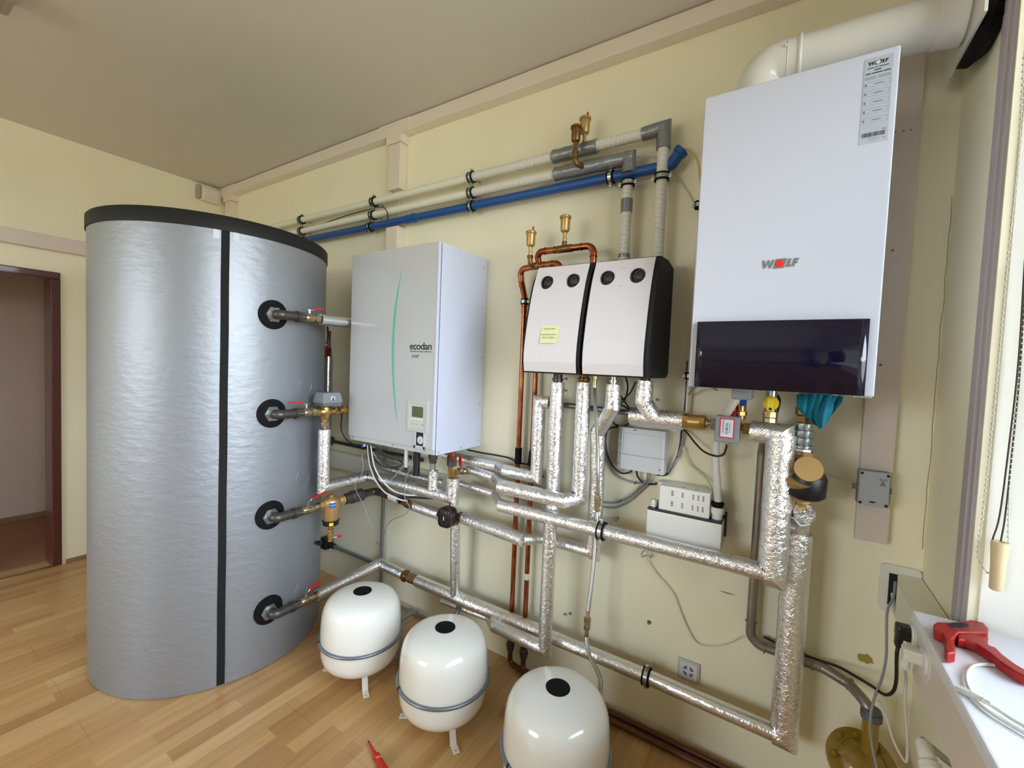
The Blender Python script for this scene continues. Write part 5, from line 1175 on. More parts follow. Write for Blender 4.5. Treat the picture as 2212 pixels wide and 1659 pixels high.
# ================================================================== CONTROL BOX AND CONDENSATE PUMP
Yc = .062
a, b, c, d = W(1333, 921, Yc), W(1437, 933, Yc), W(1432, 1029, Yc), W(1331, 1008, Yc)
x0, x1, z1, z0 = (a.x + d.x) / 2, (b.x + c.x) / 2, (a.z + b.z) / 2, (c.z + d.z) / 2
t = thing('control_box', 'grey plastic control box with a column of tiny lights, under the right pump station', 'control box', ((x0 + x1) / 2, 0, z0))
zs_ = z0 + (z1 - z0) * .36
prof = [(x0 - .008, -.002), (x0 - .006, -.035), (x0 + .004, -.054), (x0 + .020, -Yc), (x1 - .006, -Yc), (x1, -.058), (x1 + .002, -.002)]
MB().prism(prof, (0, 0, zs_ + .0008), (1, 0, 0), (0, 1, 0), (0, 0, z1 - zs_ - .0008), False).build('upper_cover', 'grey_plastic', t)
MB().prism([(x, y * .985) for x, y in prof], (0, 0, z0), (1, 0, 0), (0, 1, 0), (0, 0, zs_ - z0 - .0008), False).build('terminal_cover', 'grey_plastic', t)
mb = MB()
MB().box((x0 + .026, -Yc - .0006, zs_ + .004), (x0 + .0268, -Yc + .001, z1 - .002)).build('cover_groove', 'ink_grey', t)
MB().box((x0 + .03, -Yc - .0006, z1 - .022), (x1 - .012, -Yc + .001, z1 - .0213)).build('cover_groove', 'ink_grey', t)
for k in range(6):
    zq = z1 - .022 - k * .0105; MB().cyl((x0 + .0165, -Yc + .002, zq), (x0 + .0165, -Yc - .0008, zq), .0016, n=8).build('indicator_light', 'ink', t)
for xx in (x0 + .010, x1 - .014): MB().cyl((xx, -.056, z0 + .018), (xx, -Yc - .0012, z0 + .018), .0034, n=14).build('cover_screw', 'mid_grey_plastic', t)
MB().box((x0 + .066, -Yc - .0008, z1 - .008), (x0 + .078, -Yc + .001, z1 - .005)).build('logo_mark', 'ink', t)
MB().cyl((x0 + .068, -Yc + .001, zs_ + .006), (x0 + .068, -Yc - .0008, zs_ + .006), .0014, n=8).build('reset_hole', 'ink', t)
Yp = .125
a, b, c, d = W(1396, 1101, Yp), W(1560, 1133, Yp), W(1555, 1194, Yp), W(1396, 1150, Yp)
x0, x1 = (a.x + d.x) / 2, (b.x + c.x) / 2; z1 = (a.z + b.z) / 2; z0 = (c.z + d.z) / 2 - .004
t = thing('condensate_pump', 'white condensate pump with a vented cover, above the long foil pipe', 'pump', ((x0 + x1) / 2, 0, z0))
MB().box((x0, -Yp, z0), (x1, -.012, z1), .004).build('tank', 'white_plastic', t)
MB().box((x0 + .001, -Yp + .001, z1), (x1 - .001, -.013, z1 + .007), .003).box((x1 - .001, -.04, z0 + .03), (x1 + .006, -.012, z1 + .018), .002).build('tank_lid', 'black_plastic', t)
Yh = .112
a, b, c, d = W(1425, 1051, Yh), W(1535, 1067, Yh), W(1530, 1126, Yh), W(1421, 1103, Yh)
hx0, hx1 = (a.x + d.x) / 2, (b.x + c.x) / 2; hz1 = (a.z + b.z) / 2 + .003
hd = MB().box((hx0, -Yh, z1 + .006), (hx1, -.045, hz1), .005, 3).box((hx0 - .016, -.075, z1 + .006), (hx1 + .002, -.014, hz1 + .001), .004).build('motor_cover', 'white_plastic', t)
hw = hx1 - hx0; hh = hz1 - z1
for row in range(2):
    for k in range(3):
        zq = hz1 - .016 - row * .040 * hh / .09 * .9 - k * .0068
        for (u0, u1, m_) in ((.09, .24, 'sticker'), (.25, .30, 'ink_grey'), (.36, .46, 'sticker'), (.46, .50, 'ink_grey'), (.54, .66, 'sticker'), (.67, .70, 'ink'), (.77, .80, 'ink'), (.86, .895, 'ink')):
            if m_ == 'sticker': continue
            MB().box((hx0 + u0 * hw, -Yh - .0006, zq - .0021), (hx0 + u1 * hw, -Yh + .001, zq + .0021)).build('vent_slot', 'ink_grey' if m_ == 'ink_grey' else 'dark_grey_plastic', hd)
for u in (.42, .68): MB().box((hx0 + u * hw, -.085, hz1 - .0005), (hx0 + (u + .08) * hw, -.080, hz1 + .0008)).build('top_slot', 'ink_grey', hd)
ic = W(1549, 1120, .085)
MB().lathe((hc.x, hc.y, z1 + .004), (0, 0, 1), [(0, .0175), (.022, .0175), (.023, .0225), (.046, .0225), (.046, .019)], 30).build('inlet_cup', 'white_plastic', t)
oc = W(1411, 1098, .09); mb = MB()
for k in range(3): mb.lathe((oc.x, -.09, z1 + .006 + k * .008), (0, 0, 1), [(0, .0125), (.004, .0145), (.008, .0125)], 22)
mb.lathe((oc.x, -.09, z1 + .030), (0, 0, 1), [(0, .012), (.003, .009), (.004, .001)], 22); mb.build('outlet_cap', 'white_plastic', t)
# cable loops round the control box
def cable(pts, r, m, label, name='cable'):
    return single(MB().tube([W(*q) for q in pts], r, n=8, smoothpath=True), name, m, label, 'cable')
cable([(1352, 815, .05), (1356, 835, .03), (1350, 862, .02), (1330, 880, .02), (1322, 900, .018), (1328, 916, .018), (1348, 920, .02), (1363, 908, .02), (1360, 888, .025), (1344, 876, .03), (1326, 876, .03)], .0035, 'cable_black', 'coiled black cable loop above the control box')
cable([(1322, 815, .05), (1338, 850, .03), (1358, 880, .02), (1372, 905, .018), (1385, 918, .02)], .0035, 'cable_black', 'black cable crossing diagonally from the right pump station to the control box')
cable([(1374, 825, .06), (1360, 850, .04), (1342, 864, .03), (1330, 868, .02)], .003, 'cable_black', 'black cable sagging between the two outlets of the right pump station')
cable([(1334, 922, .03), (1318, 925, .02), (1310, 935, .018), (1308, 960, .018), (1314, 985, .018), (1325, 1008, .018), (1343, 1022, .02), (1360, 1020, .03), (1366, 1014, .035)], .0035, 'cable_black', 'black cable bending round the left side of the control box')
cable([(1309, 955, .012), (1312, 990, .012), (1330, 1022, .012), (1352, 1036, .012), (1375, 1043, .012), (1390, 1040, .014), (1402, 1036, .02)], .0035, 'cable_grey', 'grey cable running under the control box')
cable([(1375, 1018, .04), (1378, 1030, .02), (1390, 1043, .014), (1410, 1046, .014), (1418, 1044, .03)], .004, 'cable_black', 'black cable from the underside of the control box to the condensate pump')
cable([(1400, 1022, .04), (1396, 1038, .02), (1382, 1052, .014), (1360, 1072, .012), (1335, 1085, .012), (1305, 1085, .012), (1290, 1082, .012)], .0038, 'cable_grey', 'upper grey cable sweeping from the control box left behind the foil pipes')
cable([(1405, 1024, .04), (1400, 1042, .02), (1385, 1060, .010), (1358, 1083, .010), (1330, 1096, .010), (1300, 1094, .010), (1288, 1090, .010)], .0038, 'cable_grey', 'lower grey cable sweeping from the control box left behind the foil pipes')
cable([(1425, 1026, .04), (1440, 1022, .02), (1452, 1005, .018), (1468, 975, .018), (1475, 945, .018), (1478, 925, .018), (1480, 890, .016)], .0038, 'cable_grey', 'grey cable in the bundle rising right of the control box')
cable([(1420, 1026, .035), (1438, 1026, .016), (1450, 1012, .014), (1464, 982, .014), (1470, 955, .014), (1473, 930, .02), (1484, 935, .03), (1500, 955, .05), (1520, 975, .08), (1545, 985, .12), (1562, 982, .15), (1568, 970, .17), (1570, 961, .175)], .0036, 'cable_black', 'black cable hanging in a loop to the grey boxed motor valve')
for q in ((1462, 988), (1372, 1044), (1440, 1024), (1341, 1082)):
    p = W(q[0], q[1], .022); single(MB().torus(p, V((.8, 0, -.5)), .006, .0014, 16, 6).cyl(p + V((0, -.006, 0)), p + V((.008, -.014, .008)), .0008, n=5), 'cable_tie', 'cable_black', {1462: 'black tie on the cable bundle right of the control box', 1372: 'black tie on the cables under the control box', 1440: 'black tie at the lower right corner of the control box', 1341: 'black tie on the two grey cables left of the condensate pump'}[q[0]], 'cable tie')
cable([(1394, 1188, .02), (1400, 1200, .02), (1398, 1207, .02), (1405, 1218, .01), (1420, 1240, .008), (1440, 1262, .008), (1458, 1287, .008), (1470, 1320, .008), (1487, 1360, .008), (1508, 1390, .008), (1545, 1395, .008), (1580, 1386, .008), (1600, 1375, .010), (1620, 1374, .012)], .0028, 'cable_white', 'thin white cable drooping on the wall under the long foil pipe')
cable([(1392, 1188, .03), (1386, 1196, .03), (1388, 1203, .03), (1397, 1200, .02), (1407, 1204, .02), (1410, 1196, .02)], .002, 'cable_grey', 'small knot of thin wire under the condensate pump')
# screws in the wall
for i, (px, py) in enumerate(((1337, 1119), (1222, 1325), (1402, 1344), (1421, 863), (1421, 890), (1222, 818), (1222, 843))):
    c = W(px, py, 0); l = .035 if i == 0 else .008
    o = MB().cyl((c.x, .0, c.z), (c.x, -l, c.z), .0028, n=8).cyl((c.x, -l, c.z), (c.x, -l - .002, c.z), .0058, n=12)
    single(o, 'wall_screw', 'mid_grey_plastic', {0: 'long screw sticking out of the wall left of the condensate pump', 1: 'wall screw between the two tall foil risers, low on the wall', 2: 'grey wall plug low on the wall, left of the wall socket', 3: 'upper screw right of the foil tee under the pump station', 4: 'lower screw right of the foil tee under the pump station', 5: 'upper screw under the left pump station', 6: 'lower screw under the left pump station'}[i], 'screw')
# wall socket
a, b = W(1462, 1474, .004), W(1508, 1424, .004); cxs, czs = W(1487, 1449, .008).x, W(1487, 1449, .008).z; S = .040
t = thing('wall_socket', 'square grey wall socket low on the wall above the lowest foil pipe', 'socket', (cxs, 0, czs - S))
MB().box((cxs - S, -.010, czs - S), (cxs + S, 0, czs + S), .003).build('frame', 'grey_plastic', t)
MB().box((cxs - S * .8, -.0125, czs - S * .8), (cxs + S * .8, -.009, czs + S * .8), .002).build('insert', 'cover_white', t)
for k in range(4):
    a_ = rad(45 + 90 * k); MB().prism([(.010, -.004), (.019, -.011), (.021, 0), (.019, .011), (.010, .004)], (cxs, -.0123, czs), (cos(a_), 0, sin(a_)), (-sin(a_), 0, cos(a_)), (0, -.0008, 0)).build('socket_slot', 'ink_grey', t)

# ================================================================== CABLES, PIPES BEHIND THE HEAT PUMP UNIT
cable([(730, 880, .43), (738, 893, .38), (737, 925, .37), (745, 945, .36), (760, 958, .32), (785, 963, .26)], .004, 'cable_black', 'black cable hanging from the mixing valve drive to under the unit')
cable([(797, 962, .30), (799, 985, .30), (803, 1005, .30), (815, 1035, .29), (832, 1057, .28), (850, 1068, .26), (872, 1074, .22), (900, 1075, .20), (935, 1077, .18)], .0052, 'cable_black', 'thick black cable sagging from under the unit in front of the foil pipe')
cable([(794, 962, .30), (796, 985, .30), (800, 1008, .30), (811, 1037, .29), (828, 1060, .28), (848, 1073, .26), (868, 1080, .23), (880, 1082, .22)], .0038, 'cable_white', 'outer white cable sagging beside the thick black cable under the unit')
cable([(801, 962, .30), (804, 985, .30), (809, 1008, .30), (820, 1030, .29), (838, 1051, .28), (856, 1063, .26), (880, 1069, .23), (900, 1070, .20)], .0036, 'cable_white', 'inner white cable sagging beside the thick black cable under the unit')
cable([(799, 962, .27), (806, 985, .27), (820, 1003, .27), (842, 1011, .26), (862, 1007, .25), (870, 1001, .24), (862, 995, .22)], .0032, 'cable_black', 'black tied cable loop under the left half of the unit')
cable([(790, 970, .30), (782, 985, .30), (785, 1010, .30), (777, 1033, .31), (768, 1047, .31), (770, 1062, .31), (785, 1090, .31), (792, 1110, .31), (798, 1128, .31), (804, 1144, .31)], .0018, 'cable_grey', 'thin grey sensor wire with a probe dangling left under the unit')
cable([(891, 985, .28), (888, 1008, .28), (878, 1030, .28), (874, 1055, .27), (875, 1078, .27), (884, 1095, .26), (876, 1110, .24), (850, 1122, .18), (836, 1135, .12), (829, 1158, .07), (824, 1178, .05), (812, 1170, .04)], .0018, 'cable_grey', 'thin grey wire drooping from the unit towards the vertical conduit')
cable([(820, 1050, .22), (845, 1036, .22), (860, 1020, .22), (873, 1003, .22)], .004, 'cable_grey', 'pale grey cable crossing the foil pipe under the unit')
cable([(935, 1078, .17), (962, 1078, .17), (971, 1082, .18), (971, 1094, .185)], .004, 'cable_black', 'short black cable plugging into the black square valve')
cable([(1010, 972, .02), (1040, 978, .02), (1075, 984, .02), (1100, 990, .02), (1120, 1000, .02), (1150, 1005, .02), (1160, 1020, .02), (1175, 1030, .015)], .004, 'cable_black', 'black cable passing along the wall behind the two copper pipes')
p = W(784, 963, .30); t = thing('cable_connector', 'small blue plug connector hanging under the left corner of the unit', 'connector', p)
MB().box(p - V((.007, .006, .008)), p + V((.007, .006, .010)), .002).build('connector_body', 'blue_plastic', t)
MB().box(p + V((.007, -.004, -.002)), p + V((.016, .004, .012)), .002).build('connector_cap', 'white_plastic', t)
xcd = W(825, 1160, .03).x
single(MB().cyl((xcd, -.026, .02), (xcd, -.026, 1.6), .0095, n=14), 'steel_conduit', 'iron_grey', 'thin grey vertical conduit on the wall left of the black valve', 'conduit')
a, b = W(722, 1180, .04), W(800, 1213, .04)
t = thing('drain_pipe', 'dark steel pipe along the wall under the brass filter, with a black valve', 'pipe', (a.x, -.04, a.z))
MB().cyl((a.x - .35, -.04, (a.z + b.z) / 2), (b.x + .12, -.04, (a.z + b.z) / 2), .0115, n=16).build('pipe_body', 'iron_grey', t)
q = W(697, 1165, .1); MB().box((a.x - .11, -.075, (a.z + b.z) / 2 - .03), (a.x - .045, -.01, (a.z + b.z) / 2 + .045), .012).hexn((a.x - .045, -.04, (a.z + b.z) / 2), (a.x - .025, -.04, (a.z + b.z) / 2), .02).hexn((a.x - .015, -.04, (a.z + b.z) / 2), (a.x + .005, -.04, (a.z + b.z) / 2), .018).build('valve_block', 'black_plastic', t)
a, b = W(860, 1304, .05), W(918, 1338, .05); zq = (a.z + b.z) / 2
t = thing('vessel_pipe', 'grey steel tee pipe on the wall behind the two left expansion vessels', 'pipe', (a.x, -.05, zq))
MB().cyl((a.x - .15, -.05, zq), (b.x + .08, -.05, zq), .0095, n=14).build('pipe_body', 'iron_grey', t)
c = W(892, 1325, .05); MB().hexn((c.x - .03, -.05, zq), (c.x - .018, -.05, zq), .016, 8).hexn((c.x + .018, -.05, zq), (c.x + .03, -.05, zq), .016, 8).cyl((c.x - .02, -.05, zq), (c.x + .02, -.05, zq), .0135, n=14).cyl((c.x, -.05, zq), (c.x - .015, -.13, zq - .01), .012, n=14).hexn((c.x - .012, -.115, zq - .009), (c.x - .016, -.14, zq - .011), .016, 8).build('tee_fitting', 'iron_grey', t)
MB().cyl((c.x - .015, -.13, zq - .01), (-1.604 + .14, -.486 + .11, zq - .02), .0095, n=14).build('branch_pipe', 'iron_grey', t)
a = W(760, 1003, .06); 
o = single(MB().box((-3.95, -.06, a.z - .055), (-1.45, 0, a.z + .055), .014, 3), 'cable_trunking', 'cream_plastic', 'wide pale horizontal trunking on the wall behind the tank and under the unit', 'cable trunking')
a, b = W(716, 949, .20), W(830, 985, .20)
t = thing('steel_pipe', 'dark steel pipe with a round flange between tank and heat pump unit', 'pipe', (a.x, -.09, a.z))
zq = W(760, 962, .10).z; xq = W(716, 949, .10).x
MB().cyl((xq, -.10, zq), (-1.62, -.10, zq), .0105, n=16).build('pipe_body', 'iron', t)
MB().lathe((xq - .02, -.10, zq), (1, 0, 0), [(0, .03), (.012, .03), (.016, .018), (.03, .016)], 24).build('flange', 'iron', t)
xq = W(709, 800, .12).x
t = thing('insulated_pipe', 'vertical pale foil pipe with red lever, half hidden behind the tank edge', 'insulated pipe', (xq, -.12, 1.0))
MB().tube([(xq, -.12, W(709, 770, .12).z), (xq, -.12, 1.0)], .027, n=20).build('insulation', 'foil_smooth', t)
vb_ = MB().hexn((xq, -.12, W(709, 772, .12).z), (xq, -.12, W(709, 752, .12).z), .018).cyl((xq, -.12, W(709, 760, .12).z), (xq, -.12, W(709, 715, .12).z), .011, n=14).build('valve_body', 'iron', t)
z_ = W(709, 742, .12).z
lever(vb_, (xq, -.12, z_), (0, 0, 1), (0, 0, -1), up=(.5, -1, 0), L_=.085, h=.022)
cable([(707, 706, .12), (709, 722, .13), (708, 740, .12)], .006, 'cable_black', 'black cable end above the half hidden red lever behind the tank')
# small thermostatic stub low at the tank's right edge
p = on_tank(37, .47); single(MB().cyl(p - V((.004, 0, 0)), p + V((.02, .01, 0)), .009, n=12).cyl(p + V((.016, .01, 0)), p + V((.03, .014, 0)), .013, n=12), 'drain_plug', 'black_plastic', 'tiny black plug low on the far right side of the tank', 'plug')

# ================================================================== RIGHT CORNER
# plate, duct, sockets
t = thing('wall_plate', 'rounded cream plate in the corner where the cable duct leaves the main wall', 'cover plate', (.335, 0, .74))
def rrect(x0, x1, z0, z1, r, n=6):
    out = []
    for (cx2, cz2, a0) in ((x1 - r, z1 - r, 0), (x0 + r, z1 - r, 90), (x0 + r, z0 + r, 180), (x1 - r, z0 + r, 270)):
        for k in range(n + 1): a = rad(a0 + 90 * k / n); out.append((cx2 + r * cos(a), cz2 + r * sin(a)))
    return out
MB().prism(rrect(.287, .384, .738, .888, .014), (0, -.014, 0), (1, 0, 0), (0, 0, 1), (0, .014, 0)).build('plate', 'white_plastic', t)
MB().box((.308, -.0155, .762), (.332, -.0135, .862)).build('cable_hole', 'ink', t)
t = thing('cable_duct', 'white cable duct running along the right wall from the corner to below the window sill', 'cable duct', (.345, -.2, .752))
MB().prism([(.328, -.013), (.383, -.013), (.383, W1Y1), (.312, W1Y1), (.312, -.11), (.322, -.05)], (0, 0, .762), (1, 0, 0), (0, 1, 0), (0, 0, .104)).build('duct_body', 'cream_plastic', t)
MB().box((.305, W1Y1, .742), (.384, -.36, .8755), .003).build('duct_lid', 'trunking', t)
def socket(y, zk, name, label):
    t = thing(name, label, 'socket', (.31, y, .78))
    MB().lathe((.314, y, zk), (-1, 0, 0), [(0, .045), (.006, .045), (.010, .041), (.011, .001)], 36).build('socket_frame', 'white_plastic', t)
    MB().lathe((.3035, y, zk), (-1, 0, 0), [(0, .030), (.004, .029), (.004, .024), (.001, .001)], 30).build('socket_insert', 'white_plastic', t); return t
P1 = SX(1948, 1368, .285); P2 = SX(1966, 1408, .285)
s1 = socket(P1.y, P1.z, 'duct_socket', 'white round socket on the duct with the black plug in it')
s2 = socket(P2.y - .03, P2.z, 'duct_socket', 'white socket on the duct nearest the sill, with the white plug in it')
pb = V(P1)
t = thing('power_plug', 'black angled power plug in the duct socket', 'plug', pb)
MB().box((.272, pb.y - .017, pb.z - .012), (.305, pb.y + .017, pb.z + .022), .006).box((.272, pb.y - .011, pb.z - .036), (.288, pb.y + .011, pb.z - .006), .005).build('plug_body', 'black_plastic', t)
bp = V((.28, pb.y, pb.z - .034))
def wpts(*q): return [W(*p) for p in q]
MB().tube([bp, bp + V((-.001, 0, -.03)), W(1936, 1470, .27), W(1928, 1495, .24), W(1910, 1500, .20), W(1885, 1483, .16), W(1850, 1462, .10), W(1810, 1440, .06), W(1765, 1425, .035), W(1700, 1400, .025), W(1650, 1375, .022)], .0042, n=10, smoothpath=True).build('cord', 'cable_black', t)
pb = V((.282, P2.y - .012, P2.z))
t = thing('power_plug', 'white power plug with a ribbed collar below the black plug', 'plug', pb)
MB().box((.268, pb.y - .016, pb.z - .014), (.303, pb.y + .016, pb.z + .016), .006).lathe((.276, pb.y, pb.z - .012), (0, 0, -1), [(0, .010), (.006, .0085), (.008, .0098), (.012, .008), (.014, .0092), (.018, .0076), (.020, .0086), (.028, .005)], 16).build('plug_body', 'white_plastic', t)
bp = V((.276, pb.y, pb.z - .038))
MB().tube([bp, W(1957, 1470, .30), W(1954, 1520, .28), W(1958, 1570, .26), W(1960, 1620, .24), W(1955, 1645, .23), W(1930, 1600, .20), W(1915, 1550, .17), W(1903, 1520, .15), W(1897, 1512, .14)], .0034, n=8, smoothpath=True).build('cord', 'cable_white', t)
single(MB().tube([V((.322, -.02, .84)), W(1930, 1290, .06), W(1917, 1320, .10), W(1915, 1370, .12), W(1914, 1420, .14), W(1905, 1465, .16), W(1890, 1505, .19), W(1880, 1550, .21), W(1882, 1600, .24), W(1893, 1655, .27), W(1905, 1700, .29)], .0034, n=8, smoothpath=True), 'cable', 'cable_grey', 'grey cable coming out of the corner plate and hanging down past the yellow valve', 'cable')
single(MB().tube([V((.318, -.02, .80)), W(1932, 1320, .08), W(1942, 1345, .14), V((.306, s1.location.y + .03, .80))], .0045, n=8, smoothpath=True), 'cable', 'cable_white', 'short white cable from the corner plate into the duct socket', 'cable')
# radiator valve peeking in at the bottom
p = SX(2003, 1628, .30)
t = thing('radiator_valve', 'white thermostatic radiator valve at the bottom edge under the sill', 'radiator valve', (.30, p.y, p.z - .05))
ax = V((.12, -.86, -.45)).normalized(); c = V(p) + V((0, 0, -.006))
MB().lathe(c - ax * .03, ax, [(0, .010), (.006, .014), (.036, .016), (.040, .014), (.044, .014)], 28).build('valve_head', 'white_plastic', t)
q = MB().lathe(c + ax * .012, ax, [(0, .017), (.003, .020), (.016, .020), (.018, .017), (.0185, .001)], 32).build('number_ring', 'white_plastic', t)
ua, ub, _ = frame_of(ax)
for k in range(28):
    a = 2 * pi * k / 28; r0 = c + ax * .0305 + (ua * cos(a) + ub * sin(a)) * .0145; MB().box(r0 - V((.0008,) * 3), r0 + V((.0008,) * 3)).build('grip_notch', 'ink_grey', q)
MB().cyl(c - ax * .032, c - ax * .02 + V((.05, .02, -.03)), .007, n=16).build('valve_stem', 'zinc', t)
# wireless sender box
Yw = .07
a, b, c, d = W(1858, 1014, Yw), W(1924, 1026, Yw), W(1920, 1098, Yw), W(1852, 1090, Yw)
x0, x1, z1, z0 = (a.x + d.x) / 2, (b.x + c.x) / 2, (a.z + b.z) / 2, (c.z + d.z) / 2
t = thing('sender_box', 'grey wireless sender box with an antenna mark, mounted on the pinkish trunking', 'sender box', ((x0 + x1) / 2, -.03, z0))
MB().box((x0 - .002, -Yw + .014, z0), (x1, -.0285, z1), .005, 3).build('box_base', 'mid_grey_plastic', t)
ld = MB().box((x0, -Yw, z0), (x1, -Yw + .015, z1), .004, 3).build('box_lid', 'box_grey', t)
for (u, w) in ((.08, .07), (.92, .07), (.08, .93), (.92, .93)):
    c = (x0 + (x1 - x0) * u, z0 + (z1 - z0) * w); MB().cyl((c[0], -Yw + .001, c[1]), (c[0], -Yw - .0008, c[1]), .0042, n=16).build('lid_screw', 'ink', ld)
mb = MB(); ax_, az_ = x0 + (x1 - x0) * .77, z0 + (z1 - z0) * .76; yy = -Yw - .0006
def seg(a, b, w=.0007): 
    a, b = V((a[0], yy, a[1])), V((b[0], yy, b[1])); n = (b - a).cross(V((0, 1, 0))).normalized() * w; mb.add([a + n, b + n, b - n, a - n], [[0, 1, 2, 3]])
for (p, q) in (((-.006, -.016), (0, .004)), ((.006, -.016), (0, .004)), ((-.0045, -.011), (.0045, -.011)), ((-.003, -.006), (.003, -.006)), ((-.0055, -.015), (.003, -.006)), ((.0055, -.015), (-.003, -.006))): seg((ax_ + p[0], az_ + p[1]), (ax_ + q[0], az_ + q[1]))
for R_ in (.004, .0075):
    for s_ in (0, pi):
        for k in range(4):
            a0, a1 = s_ - .7 + k * .35, s_ - .35 + k * .35; seg((ax_ + R_ * cos(a0), az_ + .005 + R_ * sin(a0)), (ax_ + R_ * cos(a1), az_ + .005 + R_ * sin(a1)), .0008)
mb.build('antenna_mark', 'dark_grey_plastic', ld)
MB().prism([(-.010, -.001), (-.004, -.0035), (.004, -.0035), (.010, .001), (.004, .0015), (-.004, .0015)], ((x0 + x1) / 2 - .002, -Yw + .0002, z0 + (z1 - z0) * .13), (1, 0, 0), (0, 0, 1), (0, -.0012, 0)).build('logo_mark', 'ink', ld)
zc = (z0 + z1) / 2 - .004
MB().cyl((x0, -.045, zc), (x0 - .014, -.045, zc), .008, n=16).build('cable_gland', 'mid_grey_plastic', t); MB().cyl((x1, -.045, zc), (x1 + .008, -.045, zc), .009, n=16).build('blind_plug', 'mid_grey_plastic', t)
single(MB().tube([V((x0 - .012, -.045, zc)), W(1838, 1043, .04), W(1815, 1035, .03), W(1795, 1028, .02), W(1780, 1022, .01)], .0028, n=8, smoothpath=True), 'cable', 'cable_white', 'thin white cable entering the left side of the wireless sender box', 'cable')
# blind chain, cord and tassel in front of the reveal
t = thing('blind_chain', 'white beaded blind chain hanging in a long loop at the window', 'chain', (.415, -.40, 1.0))
yc_ = -.402
def R3(px, py): return W(px, py, .402)
L1 = [R3(2212, 110), R3(2200, 330), R3(2177, 560), R3(2158, 770), R3(2140, 950), R3(2122, 1120), R3(2112, 1190), R3(2118, 1218), R3(2132, 1236), R3(2146, 1243), R3(2160, 1240), R3(2172, 1226), R3(2177, 1200), R3(2178, 1150), R3(2180, 1050), R3(2187, 960), R3(2196, 860), R3(2207, 740), R3(2214, 640)]
P = [L1[0] * 2 - L1[1]] + L1 + [L1[-1] * 2 - L1[-2]]; dense = []
for i in range(1, len(P) - 2):
    for q in range(60):
        s_ = q / 60; a, b, c, d = P[i - 1:i + 3]; dense.append(0.5 * ((2 * b) + (c - a) * s_ + (2 * a - 5 * b + 4 * c - d) * s_ * s_ + (3 * b - a - 3 * c + d) * s_ ** 3))
cm = MB(); cm.tube(dense[::6], .0007, n=5); acc = 0; lastp = dense[0]; nb = 0
for p in dense[1:]:
    acc += (p - lastp).length; lastp = p
    if acc >= .0118: cm.sphere(p, .0024, 7, 5); acc = 0; nb += 1
cm.build('bead_string', 'chain_bead', t)
t = thing('tassel_cord', 'brown pull cord ending in a pale wooden tassel at the window', 'cord', R3(2150, 1270))
ta, tb = R3(2155, 1168), R3(2149, 1272)
MB().tube([R3(2214, 560), R3(2200, 780), R3(2180, 960), R3(2160, 1110), ta + V((-.008, 0, .0))], .0016, n=7, smoothpath=True).tube([R3(2216, 570), R3(2204, 790), R3(2188, 960), R3(2172, 1110), ta + V((.005, 0, 0))], .0016, n=7, smoothpath=True).build('cord', 'cord_brown', t)
MB().lathe((tb.x, -.408, tb.z), (0, 0, 1), [(0, .0095), (.003, .0115), ((ta.z - tb.z) * .5, .0122), ((ta.z - tb.z) - .004, .0150), (ta.z - tb.z, .0138), (ta.z - tb.z, .006), (ta.z - tb.z - .004, .005)], 28).build('tassel', 'wood_tassel', t)

# ------------------------------------------------------------------ things on the sill and the floor
ZS = .905
def S_(px, py, z=ZS): return SZ(px, py, z)
# red hose cutter lying on its side
def slab(pts, z0, h, bev=.004):
    bm = bmesh.new(); a = [bm.verts.new((p.x, p.y, z0)) for p in pts]; b = [bm.verts.new((p.x, p.y, z0 + h)) for p in pts]; k = len(pts)
    bm.faces.new(a[::-1]); bm.faces.new(b)
    for i in range(k): bm.faces.new([a[i], a[(i + 1) % k], b[(i + 1) % k], b[i]])
    bmesh.ops.recalc_face_normals(bm, faces=bm.faces[:])
    bmesh.ops.bevel(bm, geom=bm.edges[:], offset=bev, segments=3, profile=.6, affect='EDGES'); return bm
t = thing('hand_tool', 'red hand tool with a black inlay lying on the white window sill', 'tool', S_(2080, 1385))
zt_ = ZS + .022
top = lambda px, py: SZ(px, py, zt_)
bodyp = [top(*q) for q in ((2016, 1348), (2024, 1343), (2070, 1345), (2095, 1338), (2125, 1345), (2136, 1357), (2134, 1366), (2100, 1366), (2072, 1366), (2058, 1382), (2065, 1398), (2064, 1410), (2046, 1412), (2040, 1398), (2042, 1380), (2036, 1368), (2018, 1360))]
MB().bm(slab(bodyp, ZS + .0005, .022)).build('tool_body', 'tool_red', t)
hp_ = [top(*q) for q in ((2068, 1368), (2084, 1364), (2110, 1368), (2128, 1380), (2140, 1392), (2152, 1396), (2168, 1412), (2195, 1432), (2230, 1452), (2222, 1462), (2190, 1446), (2158, 1424), (2130, 1402), (2108, 1388), (2086, 1380), (2070, 1378))]
MB().bm(slab(hp_, ZS + .001, .019)).build('tool_handle', 'tool_red', t)
MB().bm(slab([top(*q) for q in ((2046, 1350), (2056, 1345), (2076, 1345), (2092, 1349), (2094, 1355), (2076, 1358), (2056, 1357))], zt_ - .001, .0022, .001)).build('black_inlay', 'tool_black', t)
jp = [top(*q) for q in ((2100, 1364), (2118, 1360), (2134, 1362), (2136, 1372), (2124, 1378), (2106, 1372))]
MB().bm(slab(jp, ZS + .001, .016)).build('tool_jaw', 'tool_red', t)
